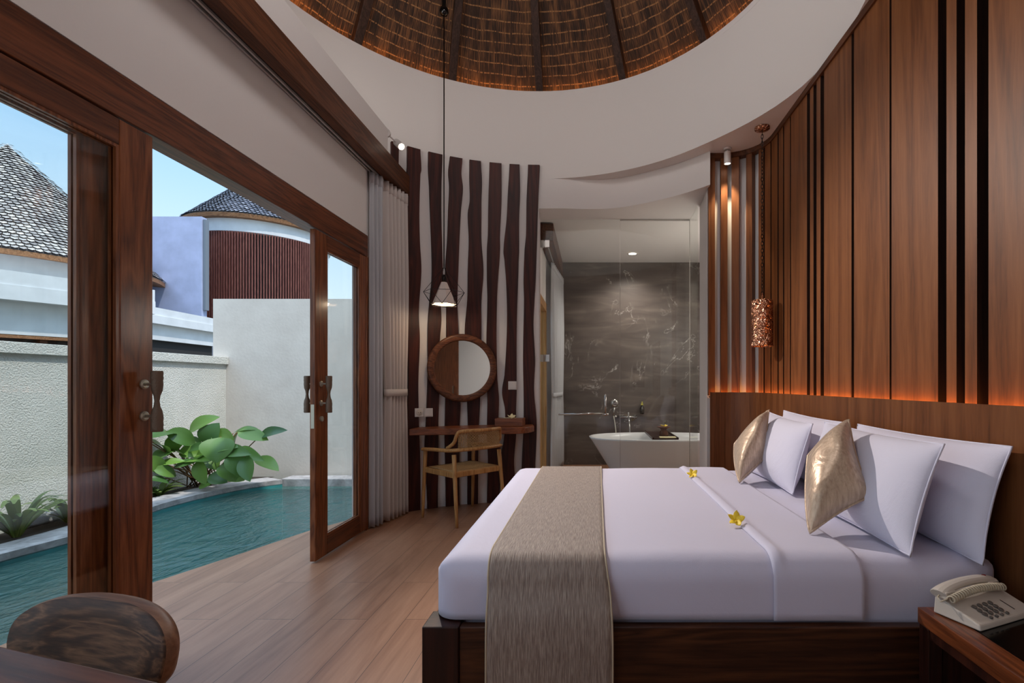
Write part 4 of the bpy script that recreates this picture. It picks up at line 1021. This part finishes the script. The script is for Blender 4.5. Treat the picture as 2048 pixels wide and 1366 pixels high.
g.add([(x,y,-1.1) for x,y in [(-5,-2.7),(-1.5,-2.7),(-1.5,6.6),(-5,6.6)]],[(0,1,2,3)])
for i in range(len(ci)-1): g.add([(*ci[i],-1.1),(*ci[i+1],-1.1),(*ci[i+1],-.05),(*ci[i],-.05)],[(0,1,2,3)])
for i in range(len(edge)-1): g.add([(*edge[i],-1.1),(*edge[i+1],-1.1),(*edge[i+1],-.135),(*edge[i],-.135)],[(0,1,2,3)])
g.box(-3.9,-1.5,6.19,6.3,-1.1,-.09)
struct(g,'pool_basin',M['pooltile'])
g=G(); 
for i in range(len(co)-1): q=[co[i],co[i+1],(-4.8,co[i+1][1]),(-4.8,co[i][1])]; g.add([(*p,-.02) for p in q],[(0,1,2,3)])
g.add([(-4.8,6.28,-.02),(-4.15,6.28,-.02),(-4.15,6.42,-.02),(-4.8,6.42,-.02)],[(0,1,2,3)])
setp(solo(g,'soil_bed',M['soil'],'dark planting soil between coping and low wall','soil',loc=(-4.6,3,-.02)),kind='stuff')
g=G(); g.box(-4.97,-4.80,-2.7,6.44,-.2,1.45); struct(g,'wall_garden_low',M['stucco'])
g=G(); g.box(-5.0,-4.765,-2.7,6.44,1.45,1.545); struct(g,'trim_7',M['stucco'],bevel=.004)
g=G(); g.box(-4.97,-1.95,6.44,6.62,-.2,2.31); struct(g,'wall_garden_tall',M['render'])
g=G(); g.add([(-60,-20,-1.3),(40,-20,-1.3),(40,70,-1.3),(-60,70,-1.3)],[(0,1,2,3)]); struct(g,'ground',plain('outdoor_ground',(120,118,108),.95,var=.3))

# broad leafed plant
def leafmesh(g,base,tip,width,nrm,curl=.15,fold=.12,ns=8):
    base=Vector(base); tip=Vector(tip); d=tip-base; L=d.length; dn=d.normalized(); n=Vector(nrm); n=(n-dn*n.dot(dn)).normalized(); r=dn.cross(n)
    def f(u,v):
        w=width*math.sin(PI*min(1,max(.0,u))**.8)**.75*(1 if u<.98 else .3); s=(v-.5)*2
        return base+d*u+r*s*w*.5+n*(curl*L*math.sin(PI*u)*.8-curl*L*u*.4+fold*abs(s)*w)
    g.grid(f,ns,4)
pl=thing('broad_leaf_plant','leafy green plant with broad rounded leaves beside the far pool corner','plant',(-4.62,5.85,-.02))
leaves=[ # cx,cy,halflen px,angle deg(image), width px, depth
 (408,848,34,28,26,5.75),(424,868,26,60,34,5.7),(437,900,26,-100,46,5.45),(362,876,34,-22,26,5.65),(324,872,30,10,30,5.5),(318,897,24,-30,26,5.5),(345,888,18,-70,24,5.6),
 (345,925,26,8,16,5.5),(372,928,24,14,18,5.45),(395,922,24,4,24,5.5),(402,895,26,12,14,5.5),(410,907,22,30,22,5.55),(450,898,30,14,18,5.5),(474,905,26,-6,22,5.5),
 (447,876,24,-20,28,5.7),(473,882,22,80,30,5.75),(492,862,26,10,16,5.8),(506,872,32,-14,24,5.75),(546,866,28,14,18,5.8),(500,910,28,-22,20,5.6),
 (478,930,30,-60,34,5.5),(495,938,26,-80,26,5.45),(458,945,22,-50,36,5.5),(404,945,26,-75,24,5.5),(535,928,26,-30,22,5.75),(330,945,26,-15,18,5.5),(318,962,22,-10,14,5.4),
 (420,925,22,-40,26,5.6),(382,905,24,-8,20,5.6),(356,908,26,-28,24,5.7),(436,958,20,-20,22,5.5),(330,910,26,28,20,5.6),(415,968,18,20,16,5.5),(312,930,24,-50,20,5.5),(470,950,22,-30,26,5.7),(385,890,24,-35,22,5.75)]
g=G(); gs=G()
for i,(x,y,hl,an,wd,Y) in enumerate(leaves):
    a=math.radians(an); dx,dy=math.cos(a)*hl,-math.sin(a)*hl; 
    dep=random.uniform(-.06,.06)
    cam_=Vector((0,0,H))
    def cl_(p): return p if p.x>-4.66 else cam_+(p-cam_)*(4.66/-p.x)
    b0=cl_(PX(x-dx,y-dy,Y+dep)); t0=cl_(PX(x+dx,y+dy,Y-dep-.05))
    nr=Vector((random.uniform(-.3,.5),random.uniform(-.9,-.3),random.uniform(.35,.9)))
    leafmesh(g,b0,t0,wd*Y/FPX*1.3,nr,curl=random.uniform(.05,.2))
    root=Vector((-4.60+random.uniform(-.13,.13),5.85+random.uniform(-.15,.1),-.01)); 
    midp=root.lerp(b0,.55)+Vector((0,0,.05)); gs.tube([root,midp,b0],.006,5)
g.build('foliage',M['leaf'],pl,smooth=True); gs.build('stems',M['stemm'],pl,smooth=True)
def tuft(name,label,c,n,h,spread,mat,seed,cat_='plant'):
    random.seed(seed); t=thing(name,label,cat_,c); g=G()
    for k in range(n):
        a=random.uniform(0,2*PI); hh=h*random.uniform(.5,1.1); r=spread*random.uniform(.4,1.1); d=Vector((math.cos(a),math.sin(a),0)); side=Vector((-d.y,d.x,0)); w=.022*random.uniform(.7,1.3)
        c0=Vector(c)+d*.02
        def f(u,v):
            p=c0+d*r*u**1.3+Vector((0,0,hh*math.sin(u*PI*.62)*1.05)); ww=w*math.sin(PI*(u*.9+.08))**.6
            q=p+side*(v-.5)*2*ww+Vector((0,0,-abs(v-.5)*ww*.6)); q.x=max(q.x,-4.755+.02*v); return q
        g.grid(f,8,2)
    g.build('foliage',mat,t,smooth=True)
tuft('strappy_plant','arching strap-leaved plant at the near end of the coping',(-4.57,3.90,-.02),30,.30,.40,M['blade'],3)
tuft('strappy_plant','strap-leaved plant between the coping and the wall, just left of the near door post',(-4.60,4.32,-.02),26,.22,.34,M['blade'],5)
tuft('strappy_plant','low strappy plant partly behind the near door post',(-4.66,4.75,-.02),18,.20,.28,M['blade'],8)
tuft('groundcover_plant','small leafy groundcover at the left foot of the broad-leaved plant',(-4.68,5.3,-.02),36,.14,.22,M['blade'],9)
g=G(); g.box(-4.79,-4.74,4.1,5.2,-.02,.07); solo(g,'grey_garden_stone',M['stone'],'low grey stone edging behind the strappy plants','stone',loc=(-4.74,4.7,-.02),bevel=.02)

# ------------------------------------------------------------------ neighbouring villas
def shingle_cone(g,cx,cy,R,ze,za,size,rowh,a0=0,a1=2*PI):
    sl=math.hypot(R,za-ze); rows=int(sl/rowh)
    for j in range(rows):
        f0=j/rows;  f1=min(1,(j+1.55)/rows); r0=R*(1-f0)+.02; r1=R*(1-f1); z0=ze+(za-ze)*f0; z1=ze+(za-ze)*f1
        n=max(5,int((a1-a0)*r0/size)); off=(j%2)*.5
        for k in range(n):
            t0=a0+(a1-a0)*(k+off+.04)/n; t1=a0+(a1-a0)*(k+off+.93)/n; tm=(t0+t1)/2; lift=.035+.02*random.random()
            nx=(za-ze)/sl; nz=R/sl
            def P_(t,r,z,l): return (cx+(r+nx*l)*math.cos(t),cy+(r+nx*l)*math.sin(t),z+nz*l)
            fr=lambda q:(r0+(r1-r0)*q,z0+(z1-z0)*q)
            ra,zaa=fr(.22); g.add([P_(tm,r0,z0,lift),P_(t1,ra,zaa,lift),P_(t1,r1,z1,0),P_(t0,r1,z1,0),P_(t0,ra,zaa,lift)],[(0,1,2,3,4)])
va=thing('round_roof_villa','white villa with a tall conical grey shingle roof beyond the low garden wall','building',(-16.67,14,0))
cx,cy,R=-16.67,14.0,3.4; ze,za=4.45,8.04
g=G(); shingle_cone(g,cx,cy,R,ze,za,.135,.115,-PI*.8,PI*.2); g.build('shingle_roof',M['shingle'],va)
g=G(); g.lathe([(R-.05,ze-.13),(R+.01,ze-.13),(R+.01,ze-.005),(R-.05,ze+.01)],(cx,cy,0),72); g.lathe([(R-.05,ze-.13),(R-.6,ze-.05)],(cx,cy,0),72); g.build('eave_board',M['fascia'],va,smooth=False)
g=G(); g.lathe([(R-.0,ze+.0),(.01,za-.04)],(cx,cy,0),72); g.build('roof_underlay',M['under'],va,smooth=True)
g=G(); g.lathe([(R-.45,-1.3),(R-.45,ze)],(cx,cy,0),64); g.build('wall',M['white_ext'],va,smooth=True)
# annex of villa A with flat parapet
p0=PX(0,538,10.29); p1=PX(311,580,12.6); d=Vector((p1.x-p0.x,p1.y-p0.y,0)).normalized(); nrm=Vector((d.y,-d.x,0))   # facing camera
def wallbox(g,a,b,depth,z0,z1,inset=0):
    a=Vector((a.x,a.y,0))-nrm_*inset; b=Vector((b.x,b.y,0))-nrm_*inset; c=b-nrm_*depth; e=a-nrm_*depth
    g.hexa([(p.x,p.y,z0) for p in (a,b,c,e)],[(p.x,p.y,z1) for p in (a,b,c,e)])
nrm_=nrm; ext0=p0-d*3.2
vb=thing('flat_roof_annex','flat-roofed white annex with parapet in front of the round-roofed villa','building',(p1.x,p1.y,0))
g=G(); wallbox(g,ext0,p1,3.0,2.98,3.30); wallbox(g,ext0,p1,3.0,3.30,3.6,.03); g.build('parapet',M['white_ext'],vb)
g=G(); wallbox(g,ext0,p1-d*.25,2.5,2.27,2.98,.35); g.build('wall',M['white_ext'],vb)
g=G(); wallbox(g,ext0,p1-d*.25,.1,2.19,2.27,.36); g.build('window_header',M['fascia'],vb)
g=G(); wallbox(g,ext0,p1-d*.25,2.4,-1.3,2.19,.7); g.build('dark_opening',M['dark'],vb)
g=G()
for k in range(2): q=ext0+d*(3.9+k*1.5); wallbox(g,q,q+d*.12,.2,-1.3,2.19,.5)
g.build('post',M['beam'],vb)
# villa B
vc=thing('slatted_villa','round white villa with vertical red timber screen and slate cone roof','building',(-13.06,19.5,0))
cx,cy,R=-13.06,19.5,2.55; ze,za=H+5.94,H+8.4
g=G(); shingle_cone(g,cx,cy,R,ze,za,.13,.11,-PI*.95,PI*.1); g.build('slate_roof',M['slate'],vc)
g=G(); g.lathe([(R-.35,ze-.16),(R-.02,ze-.14),(R+.01,ze-.005),(R-.05,ze+.01)],(cx,cy,0),72); g.build('eave_board',M['fascia'],vc)
g=G(); g.lathe([(R-.0,ze+.0),(.01,za-.04)],(cx,cy,0),72); g.build('roof_underlay',M['under'],vc,smooth=True)
g=G(); g.lathe([(2.27,-1.3),(2.27,H+4.7),(2.30,H+5.3),(2.36,H+5.35),(2.36,ze-.1),(2.2,ze-.1)],(cx,cy,0),80); g.build('wall',M['white_ext'],vc,smooth=False)
for k in range(66):
    a=math.radians(-150+2.05*k); g=G(); c,s=math.cos(a),math.sin(a); p=Vector((cx+2.37*c,cy+2.37*s,0)); tgt=Vector((-s,c,0)); rr=Vector((c,s,0))
    q=[p-tgt*.024-rr*.03,p+tgt*.024-rr*.03,p+tgt*.024+rr*.03,p-tgt*.024+rr*.03]
    g.hexa([(v_.x,v_.y,H+2.2) for v_ in q],[(v_.x,v_.y,H+5.33) for v_ in q]); g.build('screen_slat',M['slatx'],vc)
g=G(); g.lathe([(2.29,H+2.3),(2.31,H+5.3)],(cx,cy,0),60,a0=math.radians(-152),a1=math.radians(-10)); g.build('screen_backing',M['dark'],vc,smooth=True)
vd=thing('blue_shaded_block','plain square block with lavender shade in its colour left of the timber-screened villa','building',(-13.5,16.5,0))
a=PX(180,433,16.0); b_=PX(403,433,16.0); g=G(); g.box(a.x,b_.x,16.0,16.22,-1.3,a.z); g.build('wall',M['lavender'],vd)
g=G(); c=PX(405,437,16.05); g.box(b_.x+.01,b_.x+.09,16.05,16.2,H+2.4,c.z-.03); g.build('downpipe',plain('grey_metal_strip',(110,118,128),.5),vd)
ve=thing('low_white_terrace','low white terrace roof with parapet below the timber-screened villa','building',(-13.9,16,0))
p0=PX(300,614,13.1); p1=PX(428,636,15.6); d=Vector((p1.x-p0.x,p1.y-p0.y,0)).normalized(); nrm_=Vector((d.y,-d.x,0)); 
if nrm_.x<0: nrm_=-nrm_
e0=p0-d*.9; e1=p1+d*.3
g=G(); wallbox(g,e0,e1,.5,H+1.63,H+1.85,0); wallbox(g,e0,e1,.5,H+1.85,H+2.07,.04); g.build('parapet',M['white_ext'],ve)
g=G(); wallbox(g,e0,e1,.3,H+1.20,H+1.63,.15); g.build('wall',M['white_ext'],ve)
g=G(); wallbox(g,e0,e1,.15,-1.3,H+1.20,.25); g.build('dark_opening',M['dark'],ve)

# ------------------------------------------------------------------ camera, world, lights
cam=bpy.data.cameras.new('camera'); co_=bpy.data.objects.new('camera',cam); C.objects.link(co_)
co_.location=(0,0,H); co_.rotation_euler=(PI/2,0,0); cam.sensor_width=36; cam.sensor_fit='HORIZONTAL'; cam.lens=FPX/2048*36
cam.shift_x=-(CX-1024)/2048; cam.shift_y=(CY-683)/2048; cam.clip_start=.02; cam.clip_end=300
bpy.context.scene.camera=co_
wd=bpy.data.worlds.new('world'); bpy.context.scene.world=wd; wd.use_nodes=True; nt=wd.node_tree; nt.nodes.clear()
tc=N(nt,'ShaderNodeTexCoord'); sx=N(nt,'ShaderNodeSeparateXYZ'); nt.links.new(tc.outputs['Generated'],sx.inputs[0])
mr=N(nt,'ShaderNodeMapRange'); mr.interpolation_type='SMOOTHSTEP'; nt.links.new(sx.outputs['Z'],mr.inputs['Value']); mr.inputs['From Min'].default_value=.46; mr.inputs['From Max'].default_value=.72; mr.inputs['To Min'].default_value=1.3; mr.inputs['To Max'].default_value=3.6
col=ramp(nt,sx.outputs['Z'],[(0,(226,240,246)),(.12,(214,236,248)),(.34,(164,206,242)),(.55,(160,196,232)),(1,(196,216,238))])
bg=N(nt,'ShaderNodeBackground'); nt.links.new(mr.outputs[0],bg.inputs['Strength']); nt.links.new(col,bg.inputs['Color']); wo=N(nt,'ShaderNodeOutputWorld'); nt.links.new(bg.outputs[0],wo.inputs[0])
def light(kind,name,loc,energy,color=(1,1,1),aim=None,**k):
    l=bpy.data.lights.new(name,kind); l.energy=energy; l.color=color
    for a,v in k.items(): setattr(l,a,v)
    o=bpy.data.objects.new(name,l); C.objects.link(o); o.location=loc
    if aim is not None: o.rotation_euler=(Vector(aim)-Vector(loc)).to_track_quat('-Z','Y').to_euler()
    return o
light('SUN','sun',(0,0,10),3.4,(1,.95,.88),aim=Vector((-.5,.22,-1.0))+Vector((0,0,10)),angle=.02)
light('SPOT','spot_lamp_soffit',S1[0]+S1[1]*.02,26,(1,.78,.5),aim=Vector(S1[0])+S1[1],spot_size=1.1,spot_blend=.6,shadow_soft_size=.02)
light('SPOT','spot_lamp_bulkhead',S2[0]+S2[1]*.02,380,(1,.90,.82),aim=Vector(S2[0])+S2[1],spot_size=1.3,spot_blend=.7,shadow_soft_size=.02)
light('POINT','bulb_wire_pendant',(WIREP[0],WIREP[1],WIREP[2]-.03),3,(1,.8,.55),shadow_soft_size=.03)
light('SPOT','downlight_bathroom',(.557,6.75,2.97),90,(1,.93,.85),aim=(.557,6.75,0),spot_size=2.4,spot_blend=.8,shadow_soft_size=.05)
light('AREA','bulkhead_top_fill',(-1.95,2.6,3.37),20,(1,.96,.9),aim=(.2,2.9,4.0),shape='RECTANGLE',size=2.6,size_y=.12)  # added fill for the drum wall, no fixture modelled
light('POINT','dome_fill',(-.45,2.0,4.45),56,(.98,.96,.97),shadow_soft_size=.3)  # unseen fill light added to brighten the upper walls
light('POINT','bathroom_fill',(1.45,5.6,1.9),20,(1,.95,.88),shadow_soft_size=.25)  # extra unseen light added to lift the bathroom
# added area lamp just inside the glazed side doors, boosts their daylight
light('AREA','side_door_fill',(-1.80,.1,1.3),18,(.86,.91,1.0),aim=(1.4,2.0,1.0),shape='RECTANGLE',size=2.2,size_y=1.9)
sc=bpy.context.scene
sc.view_settings.view_transform='Standard'; sc.view_settings.look='None'; sc.view_settings.gamma=1; sc.view_settings.use_curve_mapping=False; sc.view_settings.exposure=0
sc.cycles.max_bounces=8; sc.cycles.transparent_max_bounces=12; sc.cycles.use_denoising=True; sc.cycles.caustics_reflective=False; sc.cycles.caustics_refractive=False
sc.cycles.sample_clamp_indirect=6
